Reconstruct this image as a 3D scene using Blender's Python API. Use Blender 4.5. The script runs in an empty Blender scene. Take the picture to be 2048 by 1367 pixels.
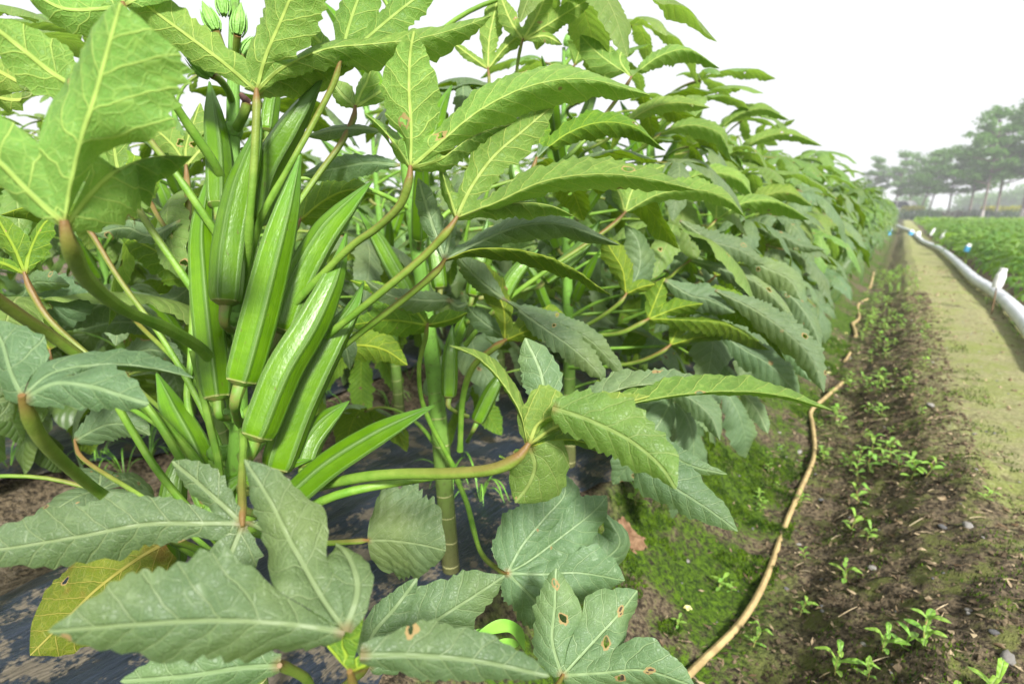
import bpy, math, random
import numpy as np
from mathutils import Vector, Matrix

random.seed(7)
RNG = np.random.RandomState(11)
S = bpy.context.scene
R = math.radians

# ------------------------------------------------------------------ camera
EYE = 0.66
PITCH, YAW = R(12.8), R(33.8)
cam_d = bpy.data.cameras.new('camera')
cam = bpy.data.objects.new('camera', cam_d)
S.collection.objects.link(cam)
cam.location = (0, 0, EYE)
cam.rotation_euler = (R(90) - PITCH, 0, YAW)
cam_d.sensor_width = 36
cam_d.lens = 20
cam_d.clip_start = 0.02
cam_d.clip_end = 2000
cam_d.dof.use_dof = True
cam_d.dof.focus_distance = 0.52
cam_d.dof.aperture_fstop = 7.0
S.camera = cam

# ------------------------------------------------------------------ light
SUN_EL, SUN_AZ = R(36), R(132)          # azimuth measured clockwise from +Y
w = bpy.data.worlds.new('World'); S.world = w
w.use_nodes = True
wt = w.node_tree; wt.nodes.clear()
sky = wt.nodes.new('ShaderNodeTexSky'); sky.sky_type = 'NISHITA'
sky.sun_disc = False; sky.sun_elevation = SUN_EL; sky.sun_rotation = SUN_AZ
sky.air_density = 1.0; sky.dust_density = 6.0; sky.ozone_density = 1.0
hs = wt.nodes.new('ShaderNodeHueSaturation'); hs.inputs['Saturation'].default_value = 0.10
mx = wt.nodes.new('ShaderNodeMix'); mx.data_type = 'RGBA'; mx.inputs[0].default_value = 0.75
mx.inputs[7].default_value = (8.55, 8.75, 8.95, 1)     # even overcast cloud layer
bg = wt.nodes.new('ShaderNodeBackground'); bg.inputs['Strength'].default_value = 0.052
wo = wt.nodes.new('ShaderNodeOutputWorld')
wt.links.new(sky.outputs[0], hs.inputs['Color'])
wt.links.new(hs.outputs[0], mx.inputs[6])
wt.links.new(mx.outputs[2], bg.inputs[0])
wt.links.new(bg.outputs[0], wo.inputs[0])
sl = bpy.data.lights.new('sun', 'SUN'); sl.energy = 3.5; sl.angle = R(8); sl.color = (1, 0.97, 0.92)
so = bpy.data.objects.new('sun', sl); S.collection.objects.link(so)
sd = Vector((math.sin(SUN_AZ) * math.cos(SUN_EL), math.cos(SUN_AZ) * math.cos(SUN_EL), math.sin(SUN_EL)))
so.rotation_euler = sd.to_track_quat('Z', 'Y').to_euler()
S.view_settings.view_transform = 'Standard'
S.view_settings.look = 'None'
S.view_settings.exposure = 1.44
S.view_settings.gamma = 1
S.cycles.max_bounces = 8
S.cycles.diffuse_bounces = 2
S.cycles.glossy_bounces = 2
S.cycles.transmission_bounces = 4
S.cycles.transparent_max_bounces = 12
S.cycles.volume_bounces = 0
S.cycles.use_denoising = True

# ------------------------------------------------------------------ geometry helpers
CAMR = np.array(cam.rotation_euler.to_matrix())
CPOS = np.array([0, 0, EYE])
FP = 2048 * 20 / 36.0
def ray(px, py): return CAMR @ np.array([(px - 1024) / FP, -(py - 683.5) / FP, -1.0])
def P(px, py, d): return CPOS + ray(px, py) * d                 # a point seen at px,py at depth d
def G(px, py, z=0.0):                                           # where that sight line meets height z
    r = ray(px, py); return CPOS + r * ((z - EYE) / r[2])
RIGHT, UP, BACK = CAMR[:, 0], CAMR[:, 1], CAMR[:, 2]

def hash2(i, j, s):
    n = (i * 374761393 + j * 668265263 + s * 1442695041) & 0x7fffffff
    n = ((n ^ (n >> 13)) * 1274126177) & 0x7fffffff
    return ((n ^ (n >> 16)) & 0xffff) / 65535.0
def vnoise(x, y, s=0):
    x = np.asarray(x, float); y = np.asarray(y, float)
    i = np.floor(x).astype(np.int64); j = np.floor(y).astype(np.int64)
    fx = x - i; fy = y - j; fx = fx * fx * (3 - 2 * fx); fy = fy * fy * (3 - 2 * fy)
    a = hash2(i, j, s); b = hash2(i + 1, j, s); c = hash2(i, j + 1, s); d = hash2(i + 1, j + 1, s)
    return (a + (b - a) * fx) * (1 - fy) + (c + (d - c) * fx) * fy - 0.5
def fbm(x, y, s=0, o=4):
    t = 0; a = 1.0
    for k in range(o):
        t = t + a * vnoise(x * 2 ** k, y * 2 ** k, s + k * 17); a *= 0.5
    return t
def sstep(a, b, x):
    t = np.clip((x - a) / (b - a), 0, 1); return t * t * (3 - 2 * t)
def unit(v):
    n = np.linalg.norm(v, axis=-1, keepdims=True); return v / np.maximum(n, 1e-9)
def curve(pts, n):
    """Catmull-Rom through pts, n+1 samples evenly spaced along the length"""
    p = np.array(pts, float)
    if len(p) == 2: p = np.array([p[0], (p[0] + p[1]) / 2, p[1]])
    q = np.vstack([2 * p[0] - p[1], p, 2 * p[-1] - p[-2]])
    out = []
    for i in range(1, len(q) - 2):
        t = np.linspace(0, 1, 16, endpoint=False)[:, None]
        a, b, c, d = q[i - 1], q[i], q[i + 1], q[i + 2]
        out.append(0.5 * (2 * b + (c - a) * t + (2 * a - 5 * b + 4 * c - d) * t ** 2 + (3 * b - a - 3 * c + d) * t ** 3))
    out = np.vstack(out + [p[-1:]])
    L = np.concatenate([[0], np.cumsum(np.linalg.norm(np.diff(out, axis=0), axis=1))])
    s = np.linspace(0, L[-1], n + 1)
    return np.stack([np.interp(s, L, out[:, k]) for k in range(3)], 1), L[-1]

class Geo:
    """verts, faces (quads or tris), per-vertex uv, per-face material index"""
    def __init__(self): self.v = []; self.f = []; self.uv = []; self.m = []; self.n = 0
    def add(self, v, f, uv=None, m=0):
        v = np.asarray(v, float).reshape(-1, 3)
        f = np.asarray(f, int).reshape(len(f), -1)
        self.v.append(v)
        self.uv.append(np.zeros((len(v), 2)) if uv is None else np.asarray(uv, float))
        if f.shape[1] == 3: f = np.hstack([f, -np.ones((len(f), 1), int) - self.n])
        self.f.append(f + self.n)
        self.m.append(np.full(len(f), m)); self.n += len(v)
        return self
    def merge(self, g, M=None, m=None):
        for v, f, uv, mi in zip(g.v, g.f, g.uv, g.m): pass
        V = np.vstack(g.v)
        if M is not None: V = V @ M[:3, :3].T + M[:3, 3]
        F = np.vstack(g.f).copy(); tri = F[:, 3] < 0
        F += self.n; F[tri, 3] = -1
        self.v.append(V); self.uv.append(np.vstack(g.uv)); self.f.append(F)
        self.m.append(np.concatenate(g.m) if m is None else np.full(len(F), m)); self.n += len(V)
        return self
    def mesh(self, name, mats, smooth=True):
        V = np.vstack(self.v); F = np.vstack(self.f); UV = np.vstack(self.uv); MI = np.concatenate(self.m)
        me = bpy.data.meshes.new(name)
        tri = F[:, 3] < 0
        tot = np.where(tri, 3, 4); st = np.concatenate([[0], np.cumsum(tot)[:-1]])
        keep = np.ones(F.shape, bool); keep[tri, 3] = False
        loops = F[keep]
        me.vertices.add(len(V)); me.vertices.foreach_set('co', V.astype(np.float32).ravel())
        me.loops.add(len(loops)); me.loops.foreach_set('vertex_index', loops.astype(np.int32))
        me.polygons.add(len(F)); me.polygons.foreach_set('loop_start', st.astype(np.int32))
        me.polygons.foreach_set('loop_total', tot.astype(np.int32))
        me.polygons.foreach_set('material_index', MI.astype(np.int32))
        me.polygons.foreach_set('use_smooth', np.full(len(F), smooth))
        uvl = me.uv_layers.new(name='UVMap')
        uvl.data.foreach_set('uv', UV[loops].astype(np.float32).ravel())
        for mt in (mats if isinstance(mats, (list, tuple)) else [mats]): me.materials.append(mt)
        me.update(); me.validate()
        return me

def link(name, data, parent=None):
    o = bpy.data.objects.new(name, data); S.collection.objects.link(o)
    if parent is not None: o.parent = parent
    return o
def tag(o, label=None, cat=None, group=None, kind=None):
    if label: o['label'] = label
    if cat: o['category'] = cat
    if group: o['group'] = group
    if kind: o['kind'] = kind
    return o
def thing(name, loc, label, cat, group=None, rz=0.0, sc=1.0):
    o = link(name, None); o.location = tuple(loc); o.rotation_euler[2] = rz; o.scale = (sc, sc, sc)
    o.empty_display_size = 0.05
    return tag(o, label, cat, group)
def copy_tree(o, parent=None):
    c = o.copy(); S.collection.objects.link(c); c.parent = parent
    for ch in o.children: copy_tree(ch, c)
    return c

def tube(g, pts, radii, n=8, m=0, seg=None, cap=True, u0=0.0, u1=1.0, squash=None):
    p = np.array(pts, float); seg = seg or max(6, (len(p) - 1) * 6)
    C, L = curve(p, seg)
    rr = np.interp(np.linspace(0, 1, seg + 1), np.linspace(0, 1, len(radii)), radii)
    T = unit(np.gradient(C, axis=0))
    ref = np.array([0.13, 0.31, 0.94]) if abs(T[0, 2]) < 0.8 else np.array([0.9, 0.1, 0.2])
    N = np.zeros_like(T); a = ref
    for i in range(seg + 1):
        a = a - T[i] * (a @ T[i]); a = a / np.linalg.norm(a); N[i] = a
    B = np.cross(T, N)
    th = np.linspace(0, 2 * np.pi, n + 1)
    V = C[:, None] + rr[:, None, None] * (np.cos(th)[None, :, None] * N[:, None] + np.sin(th)[None, :, None] * B[:, None])
    UV = np.stack(np.broadcast_arrays(np.linspace(u0, u1, seg + 1)[:, None], (th / (2 * np.pi))[None, :]), -1)
    idx = np.arange((seg + 1) * (n + 1)).reshape(seg + 1, n + 1)
    F = np.stack([idx[:-1, :-1], idx[:-1, 1:], idx[1:, 1:], idx[1:, :-1]], -1).reshape(-1, 4)
    g.add(V.reshape(-1, 3), F, UV.reshape(-1, 2), m)
    if cap:
        for k, rev in ((0, True), (seg, False)):
            ring = V[k, :-1]; c = C[k]
            vv = np.vstack([ring, c]); ff = [[i, (i + 1) % n, n] for i in range(n)]
            if rev: ff = [[b, a_, c_] for a_, b, c_ in ff]
            g.add(vv, ff, np.tile([[u0 if k == 0 else u1, 0.5]], (n + 1, 1)), m)
    return g

def leaf_geo(lobes, rs, seed=0, step=0.0019, nv=5, flip=False, tooth=0.15, tlen=0.0088, wave=0.075, shape='narrow', nu=None):
    """One palmate blade. lobes: list of (midrib control points, Sa, Sb) in order left to right seen from the
    winding side; Sa/Sb are the side vectors (metres) at the lobe's widest place. rs: distance of the sinus."""
    rg = np.random.RandomState(seed)
    g = Geo(); info = []
    for (pts, Sa, Sb) in lobes:
        _, L = curve(pts, 10)
        k = nu or max(14, min(130, int(L / step)))
        C, L = curve(pts, k); info.append((C, L, k, np.array(Sa), np.array(Sb)))
    n = len(info)
    rs = rs * (.66 if shape == 'narrow' else 1.35)
    def at(i, r):
        C, L, k, _, _ = info[i]; t = np.clip(r / L, 0, 1) * k
        return np.stack([np.interp(t, np.arange(k + 1), C[:, a]) for a in range(3)], 1)
    for i, (C, L, k, Sa, Sb) in enumerate(info):
        u = np.linspace(0, 1, k + 1); r = u * L
        T = unit(np.gradient(C, axis=0))
        if shape == 'narrow': pk, pv = [0, .06, .15, .3, .45, .6, .75, .87, .95, 1], [.08, .24, .44, .76, .96, 1, .88, .60, .28, .0]
        elif shape == 'round': pk, pv = [0, .03, .08, .18, .32, .5, .68, .83, .93, 1], [.30, .52, .74, .92, 1.0, .98, .84, .60, .34, .0]
        elif shape == 'flare': pk, pv = [0, .06, .15, .3, .45, .6, .75, .87, .95, 1], [.10, .26, .42, .62, .80, .95, 1, .88, .6, .0]
        else:                 pk, pv = [0, .06, .15, .3, .45, .6, .75, .87, .95, 1], [.30, .55, .80, .98, 1, .92, .72, .46, .22, .0]
        prof = np.interp(u, pk, pv)
        prof = np.convolve(np.pad(prof, 2, mode='edge'), np.ones(5) / 5, 'valid'); prof[-1] = 0.0
        E = []
        for side, Sv, j in ((0, Sa, i - 1), (1, Sb, i + 1)):
            W = np.linalg.norm(Sv)
            D = unit(Sv - T * (T @ Sv)[:, None])
            ph = rg.rand() * 9
            tl = tlen * (0.8 + 0.5 * rg.rand())
            fr = (r / tl + ph + 0.35 * np.sin(r * 130 + ph)) % 1.0
            saw = np.where(fr < 0.72, fr / 0.72, (1 - fr) / 0.28)
            teeth = 1 - tooth * (1 - saw) * (0.6 + 0.8 * rg.rand())
            big = 1 + 0.07 * np.sin(r * 2 * np.pi / 0.031 + ph) + 0.05 * np.sin(r * 2 * np.pi / 0.055 + 2 * ph)
            e = D * (W * prof * teeth * big)[:, None]
            if 0 <= j < n:
                web = (at(j, r) - C) * 0.5
                # only web neighbours that really diverge
                t0 = unit(at(j, np.array([rs]))[0] - C[0]); t1 = unit(at(i, np.array([rs]))[0] - C[0])
                if t0 @ t1 > -0.35:
                    rl = min(rs, L * .8, info[j][1] * .8)
                    gw = (1 - sstep(rl * 0.86, rl * 1.22, r))[:, None]
                    e = e * (1 - gw) + web * gw
            E.append(e)
        nn = unit(np.cross(T, E[1] - E[0]) + 1e-9)
        vs = np.linspace(-1, 1, 2 * nv + 1)
        V = np.zeros((k + 1, 2 * nv + 1, 3)); UV = np.zeros((k + 1, 2 * nv + 1, 2))
        p1, p2, p3, p4 = rg.rand(4) * 6.3
        for q, vv in enumerate(vs):
            e = E[0] if vv < 0 else E[1]
            a = abs(vv); el = np.linalg.norm(e, axis=1)
            pos = C + e * a
            bul = el * (0.10 * math.sin(math.pi * a) * 1.0) + el * wave * a * a * np.sin(r * 95 + (p1 if vv < 0 else p2)) \
                + el * wave * 1.3 * a * a * np.sin(r * 41 + (p3 if vv < 0 else p4))
            pos = pos - nn * bul[:, None]
            V[:, q] = pos
            UV[:, q, 0] = r; UV[:, q, 1] = el * a * (1 if vv > 0 else -1)
        idx = np.arange(V.shape[0] * V.shape[1]).reshape(V.shape[:2])
        F = np.stack([idx[:-1, :-1], idx[:-1, 1:], idx[1:, 1:], idx[1:, :-1]], -1).reshape(-1, 4)
        if flip: F = F[:, ::-1]
        UV[..., 0] += 0.0
        g.add(V.reshape(-1, 3), F, UV.reshape(-1, 2))
    return g

# ------------------------------------------------------------------ materials
class NT:
    def __init__(self, name):
        self.mat = bpy.data.materials.new(name); self.mat.use_nodes = True
        self.t = self.mat.node_tree; self.t.nodes.clear()
    def n(self, typ, **kw):
        nd = self.t.nodes.new(typ)
        for k, v in kw.items(): setattr(nd, k, v)
        return nd
    def set(self, sock, v):
        if hasattr(v, 'is_output') or isinstance(v, bpy.types.NodeSocket): self.t.links.new(v, sock)
        elif isinstance(v, (tuple, list)) and len(v) == 3 and sock.type == 'RGBA': sock.default_value = (*v, 1)
        else: sock.default_value = v
    def m(self, op, a, b=0.0, c=None, clamp=False):
        nd = self.n('ShaderNodeMath', operation=op, use_clamp=clamp)
        self.set(nd.inputs[0], a); self.set(nd.inputs[1], b)
        if c is not None: self.set(nd.inputs[2], c)
        return nd.outputs[0]
    def ss(self, v, a, b, lo=0.0, hi=1.0):
        nd = self.n('ShaderNodeMapRange', interpolation_type='SMOOTHSTEP')
        for i, x in enumerate((v, a, b, lo, hi)): self.set(nd.inputs[i], x)
        return nd.outputs[0]
    def mix(self, f, a, b, blend='MIX'):
        nd = self.n('ShaderNodeMix', data_type='RGBA', blend_type=blend)
        self.set(nd.inputs[0], f); self.set(nd.inputs[6], a); self.set(nd.inputs[7], b)
        return nd.outputs[2]
    def noise(self, vec, scale, detail=3, rough=0.55, dist=0.0):
        nd = self.n('ShaderNodeTexNoise'); self.set(nd.inputs['Vector'], vec)
        nd.inputs['Scale'].default_value = scale; nd.inputs['Detail'].default_value = detail
        nd.inputs['Roughness'].default_value = rough; nd.inputs['Distortion'].default_value = dist
        return nd.outputs[0]
    def vor(self, vec, scale, feature='F1'):
        nd = self.n('ShaderNodeTexVoronoi', feature=feature); self.set(nd.inputs['Vector'], vec)
        nd.inputs['Scale'].default_value = scale
        return nd
    def mapping(self, vec, sc):
        nd = self.n('ShaderNodeMapping'); self.set(nd.inputs[0], vec); nd.inputs['Scale'].default_value = sc
        return nd.outputs[0]
    def bump(self, h, dist, strength=1.0):
        nd = self.n('ShaderNodeBump'); self.set(nd.inputs['Height'], h); nd.inputs['Distance'].default_value = dist
        nd.inputs['Strength'].default_value = strength
        return nd.outputs[0]
    def bsdf(self, col, rough=0.5, spec=0.5, normal=None, **kw):
        nd = self.n('ShaderNodeBsdfPrincipled'); self.set(nd.inputs['Base Color'], col)
        self.set(nd.inputs['Roughness'], rough); self.set(nd.inputs['Specular IOR Level'], spec)
        if normal is not None: self.set(nd.inputs['Normal'], normal)
        for k, v in kw.items(): self.set(nd.inputs[k.replace('_', ' ')], v)
        return nd.outputs[0]
    def out(self, sh):
        o = self.n('ShaderNodeOutputMaterial'); self.t.links.new(sh, o.inputs[0]); return self.mat

def leaf_mat(name, top, under, trans, vein_t=(.30, .40, .16), vein_u=(.45, .55, .12), holes=False, fine=True, tf=0.42, patch=0.25, brown=0.0, rough=.46):
    b = NT(name)
    uv = b.n('ShaderNodeUVMap', uv_map='UVMap').outputs[0]
    sx = b.n('ShaderNodeSeparateXYZ'); b.set(sx.inputs[0], uv); u, v = sx.outputs[0], sx.outputs[1]
    av = b.m('ABSOLUTE', v)
    rnd = b.n('ShaderNodeObjectInfo').outputs['Random']
    back = b.n('ShaderNodeNewGeometry').outputs['Backfacing']
    obj = b.n('ShaderNodeTexCoord').outputs['Object']
    nz = b.noise(uv, 55, 2)
    mw = b.m('MAXIMUM', b.m('MULTIPLY_ADD', u, -0.0075, 0.0019), 0.0005)
    mid = b.m('SUBTRACT', 1.0, b.ss(av, b.m('MULTIPLY', mw, 0.6), b.m('MULTIPLY', mw, 1.25)))
    t = b.m('ADD', b.m('DIVIDE', b.m('MULTIPLY_ADD', av, -0.95, u), 0.0165), b.m('MULTIPLY', nz, 0.45))
    f = b.m('ABSOLUTE', b.m('SUBTRACT', b.m('FRACT', t), 0.5))
    lat = b.m('SUBTRACT', 1.0, b.ss(f, 0.018, 0.055))
    if fine:
        ed = b.vor(uv, 150, 'DISTANCE_TO_EDGE').outputs['Distance']
        ret = b.m('SUBTRACT', 1.0, b.ss(ed, 0.0, 0.09))
        ed2 = b.vor(uv, 420, 'DISTANCE_TO_EDGE').outputs['Distance']
        ret2 = b.m('SUBTRACT', 1.0, b.ss(ed2, 0.0, 0.12))
        small = b.m('MAXIMUM', b.m('MULTIPLY', ret, 0.34), b.m('MULTIPLY', ret2, 0.24))
        veins = b.m('MAXIMUM', b.m('MAXIMUM', mid, b.m('MULTIPLY', lat, 0.85)), small)
    else:
        veins = b.m('MAXIMUM', mid, b.m('MULTIPLY', lat, 0.6))
    n2 = b.noise(obj, 9, 3); n3 = b.noise(obj, 38, 3)
    base = b.mix(back, top, under)
    base = b.mix(b.m('MULTIPLY', b.ss(n2, 0.45, 0.75), patch), base, (.27, .33, .05))
    base = b.mix(b.m('MULTIPLY', b.ss(n3, 0.35, 0.7), 0.30), base, (.04, .09, .02))
    if brown:
        base = b.mix(b.m('MULTIPLY', b.ss(b.noise(obj, 14, 4), 0.50, 0.62), brown), base, (.16, .075, .02))
    vcol = b.mix(back, vein_t, vein_u)
    vf = b.m('MULTIPLY', veins, b.m('MULTIPLY_ADD', back, 0.18, 0.58))
    col = b.mix(vf, base, vcol)
    red = b.ss(b.m('SQRT', b.m('ADD', b.m('MULTIPLY', u, u), b.m('MULTIPLY', av, av))), 0.001, 0.0075, 1.0, 0.0)
    col = b.mix(b.m('MULTIPLY', red, 0.5), col, (.20, .07, .03))
    h = b.n('ShaderNodeHueSaturation')
    b.set(h.inputs['Hue'], b.m('MULTIPLY_ADD', rnd, 0.03, 0.483))
    b.set(h.inputs['Value'], b.m('MULTIPLY_ADD', b.m('FRACT', b.m('MULTIPLY', rnd, 7.3)), 0.34, 0.85))
    b.set(h.inputs['Color'], col); col = h.outputs[0]
    # relief: lamina puffs up between the veins; veins stand proud underneath
    puff = b.m('ADD', b.m('MULTIPLY', b.ss(f, 0.0, 0.5), 0.6), b.m('MULTIPLY', b.noise(obj, 22, 2), 0.4))
    hgt = b.m('SUBTRACT', b.m('MULTIPLY', puff, 1.0), b.m('MULTIPLY', veins, 0.8))
    nrm = b.bump(hgt, 0.0016, 0.8)
    hair = b.noise(uv, 900, 1)
    ro = b.m('MULTIPLY_ADD', hair, 0.22, rough - 0.11)
    p = b.bsdf(col, ro, b.m('MULTIPLY_ADD', back, -0.26, 0.42), nrm)
    tr = b.n('ShaderNodeBsdfTranslucent')
    tcol = b.mix(b.m('MULTIPLY', vf, 0.45), trans, (.42, .48, .06))
    tcol = b.mix(b.m('MULTIPLY', b.m('FRACT', b.m('MULTIPLY', rnd, 3.7)), 0.35), tcol, (trans[0] * .6, trans[1] * .75, trans[2]))
    b.set(tr.inputs[0], tcol); b.set(tr.inputs['Normal'], nrm)
    ms = b.n('ShaderNodeMixShader'); ms.inputs[0].default_value = tf
    b.set(ms.inputs[1], p); b.set(ms.inputs[2], tr.outputs[0]); sh = ms.outputs[0]
    if holes:
        wv = b.n('ShaderNodeVectorMath', operation='ADD'); b.set(wv.inputs[0], uv)
        sc = b.n('ShaderNodeVectorMath', operation='SCALE'); b.set(sc.inputs[0], b.n('ShaderNodeTexNoise').outputs[1])
        nn = [x for x in b.t.nodes if x.type == 'TEX_NOISE'][-1]; nn.inputs['Scale'].default_value = 120; b.set(nn.inputs['Vector'], uv)
        sc.inputs['Scale'].default_value = 0.008; b.set(wv.inputs[1], sc.outputs[0])
        off = b.n('ShaderNodeVectorMath', operation='ADD'); b.set(off.inputs[0], wv.outputs[0])
        cmb = b.n('ShaderNodeCombineXYZ'); b.set(cmb.inputs[0], b.m('MULTIPLY', rnd, 9.0)); b.set(off.inputs[1], cmb.outputs[0])
        vo = b.vor(off.outputs[0], 38, 'F1')
        cs = b.n('ShaderNodeSeparateColor'); b.set(cs.inputs[0], vo.outputs['Color'])
        gate = b.ss(cs.outputs[0], 0.52, 0.97)           # few cells carry a hole
        rad = b.m('MULTIPLY', gate, 0.17)
        hole = b.m('LESS_THAN', vo.outputs['Distance'], rad)
        ring = b.m('MULTIPLY', b.m('LESS_THAN', vo.outputs['Distance'], b.m('ADD', rad, 0.045)), b.m('GREATER_THAN', gate, 0.02))
        br = b.bsdf((.26, .17, .07), 0.8, 0.2)
        m2 = b.n('ShaderNodeMixShader'); b.set(m2.inputs[0], b.m('MULTIPLY', ring, 0.75)); b.set(m2.inputs[1], sh); b.set(m2.inputs[2], br)
        tp = b.n('ShaderNodeBsdfTransparent')
        m3 = b.n('ShaderNodeMixShader'); b.set(m3.inputs[0], hole); b.set(m3.inputs[1], m2.outputs[0]); b.set(m3.inputs[2], tp.outputs[0])
        sh = m3.outputs[0]
    return b.out(sh)

YOUNG = dict(top=(.145, .26, .055), under=(.165, .300, .060), trans=(.285, .475, .045), vein_t=(.34, .44, .14), vein_u=(.46, .58, .14))
MATUR = dict(top=(.105, .175, .082), under=(.095, .195, .018), trans=(.20, .36, .006), vein_t=(.25, .34, .155), vein_u=(.33, .43, .04))
M = {}
M['young'] = leaf_mat('young_leaf', holes=True, **YOUNG)
M['mature'] = leaf_mat('mature_leaf', holes=True, rough=.50, tf=.30, **MATUR)
M['young_far'] = leaf_mat('young_leaf_row', fine=False, **YOUNG)
M['mature_far'] = leaf_mat('mature_leaf_row', fine=False, rough=.42, tf=.28, **dict(MATUR, top=(.080, .148, .040)))
M['yellow'] = leaf_mat('yellowing_leaf', top=(.13, .17, .02), under=(.095, .135, .012), trans=(.14, .185, .006), vein_t=(.16, .15, .03), vein_u=(.30, .27, .06), holes=True, tf=.3, patch=.6, brown=.8)
M['crop'] = leaf_mat('low_crop_leaf', fine=False, top=(.13, .27, .04), under=(.15, .30, .04), trans=(.26, .48, .02), rough=.4)

def petiole_mat():
    b = NT('petiole_skin')
    uv = b.n('ShaderNodeUVMap', uv_map='UVMap').outputs[0]
    sx = b.n('ShaderNodeSeparateXYZ'); b.set(sx.inputs[0], uv)
    obj = b.n('ShaderNodeTexCoord').outputs['Object']
    rnd = b.n('ShaderNodeObjectInfo').outputs['Random']
    nz = b.noise(obj, 60, 3)
    nrm = b.n('ShaderNodeNewGeometry').outputs['Normal']
    nzz = b.n('ShaderNodeSeparateXYZ'); b.set(nzz.inputs[0], nrm)
    topside = b.ss(nzz.outputs[2], -0.2, 0.6)
    f = b.m('MULTIPLY', b.ss(sx.outputs[0], 0.35, 1.0), b.m('MULTIPLY_ADD', topside, 0.6, 0.4))
    f = b.m('MULTIPLY', f, b.m('MULTIPLY_ADD', rnd, 0.5, 0.6))
    f = b.m('ADD', f, b.ss(sx.outputs[0], 0.93, 1.0, 0, 0.5), clamp=True)
    col = b.mix(b.ss(nz, .3, .7), (.10, .23, .02), (.17, .30, .04))
    col = b.mix(b.m('MULTIPLY', f, .85), col, (.155, .060, .028))
    fine = b.noise(obj, 500, 2)
    return b.out(b.bsdf(col, 0.5, 0.3, b.bump(fine, 0.0006, 0.6)))
def stem_mat():
    b = NT('stem_skin')
    uv = b.n('ShaderNodeUVMap', uv_map='UVMap').outputs[0]
    sx = b.n('ShaderNodeSeparateXYZ'); b.set(sx.inputs[0], uv)
    obj = b.n('ShaderNodeTexCoord').outputs['Object']
    u = sx.outputs[0]
    col = b.mix(b.ss(u, 0.0, 0.45), (.085, .085, .03), (.13, .29, .035))
    col = b.mix(b.m('MULTIPLY', b.ss(b.noise(obj, 120, 3), .55, .7), .5), col, (.06, .07, .02))
    t = b.m('ABSOLUTE', b.m('SUBTRACT', b.m('FRACT', b.m('ADD', b.m('MULTIPLY', u, 23), b.m('MULTIPLY', b.noise(obj, 14, 1), 0.6))), .5))
    ring = b.m('MULTIPLY', b.ss(t, .0, .045, .8, 0), b.ss(u, .45, .2))
    col = b.mix(ring, col, (.42, .42, .18))
    st = b.noise(b.mapping(uv, (6, 60, 1)), 3, 3)
    return b.out(b.bsdf(col, 0.5, 0.4, b.bump(b.m('ADD', st, ring), 0.001, 0.7)))
def pod_mat():
    b = NT('okra_pod_skin')
    uv = b.n('ShaderNodeUVMap', uv_map='UVMap').outputs[0]
    sx = b.n('ShaderNodeSeparateXYZ'); b.set(sx.inputs[0], uv)
    u, v = sx.outputs[0], sx.outputs[1]
    rnd = b.n('ShaderNodeObjectInfo').outputs['Random']
    obj = b.n('ShaderNodeTexCoord').outputs['Object']
    f = b.m('ABSOLUTE', b.m('SUBTRACT', b.m('FRACT', v), 0.5))        # .5 at a ridge, 0 mid face
    ridge = b.ss(f, 0.30, 0.40)
    edge = b.ss(f, 0.455, 0.49)
    midl = b.m('MULTIPLY', b.ss(f, 0.0, 0.014, 1, 0), 0.5)
    mott = b.noise(obj, 45, 3, .6, .8)
    tip = b.ss(u, 0.62, 1.0)
    col = b.mix(b.ss(mott, .3, .7), (.080, .190, .003), (.108, .235, .004))
    col = b.mix(b.m('MULTIPLY', tip, 0.6), col, (.07, .20, .025))
    col = b.mix(b.m('MULTIPLY', b.ss(b.noise(obj, 190, 2), .68, .74), .55), col, (.10, .09, .02))
    fz = b.noise(obj, 900, 2)
    col = b.mix(b.m('MULTIPLY', ridge, b.ss(fz, .35, .65, .45, .95)), col, (.070, .155, .018))
    col = b.mix(b.m('MULTIPLY', edge, .45), col, (.20, .29, .11))
    col = b.mix(b.m('MULTIPLY', midl, b.m('GREATER_THAN', rnd, .5)), col, (.20, .36, .03))
    col = b.mix(b.ss(u, .012, 0.0), col, (.32, .34, .12))
    h = b.n('ShaderNodeHueSaturation'); b.set(h.inputs['Color'], col)
    b.set(h.inputs['Value'], b.m('MULTIPLY_ADD', rnd, 0.3, 0.8)); col = h.outputs[0]
    wr = b.noise(b.mapping(obj, (1, 1, 1)), 260, 3)
    hairs = b.noise(obj, 1200, 1)
    hh = b.m('ADD', b.m('MULTIPLY', wr, 0.45), b.m('MULTIPLY', b.m('MULTIPLY', hairs, ridge), 0.8))
    hh = b.m('ADD', hh, b.m('MULTIPLY', b.noise(b.mapping(uv, (14, 5, 1)), 2.2, 2), .25))
    p = b.bsdf(col, b.m('MULTIPLY_ADD', ridge, 0.25, 0.33), 0.42, b.bump(hh, 0.0008, 0.8))
    tr = b.n('ShaderNodeBsdfTranslucent'); b.set(tr.inputs[0], (.34, .6, .005))
    ms = b.n('ShaderNodeMixShader'); ms.inputs[0].default_value = .16
    b.set(ms.inputs[1], p); b.set(ms.inputs[2], tr.outputs[0])
    return b.out(ms.outputs[0])
def plain(name, col, rough=.6, col2=None, scale=20, spec=.4, bump=0.0, bscale=60, **kw):
    b = NT(name); obj = b.n('ShaderNodeTexCoord').outputs['Object']
    c = col if col2 is None else b.mix(b.ss(b.noise(obj, scale, 4), .35, .65), col, col2)
    nr = b.bump(b.noise(obj, bscale, 4), bump) if bump else None
    return b.out(b.bsdf(c, rough, spec, nr, **kw))
M['petiole'] = petiole_mat(); M['stem'] = stem_mat(); M['pod'] = pod_mat()
M['cap'] = plain('pod_cap_skin', (.10, .22, .02), .6, (.16, .17, .04), 90)
M['bud'] = plain('flower_bud_skin', (.14, .30, .05), .5, (.20, .40, .08), 60, bump=.001, bscale=400)
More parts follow.
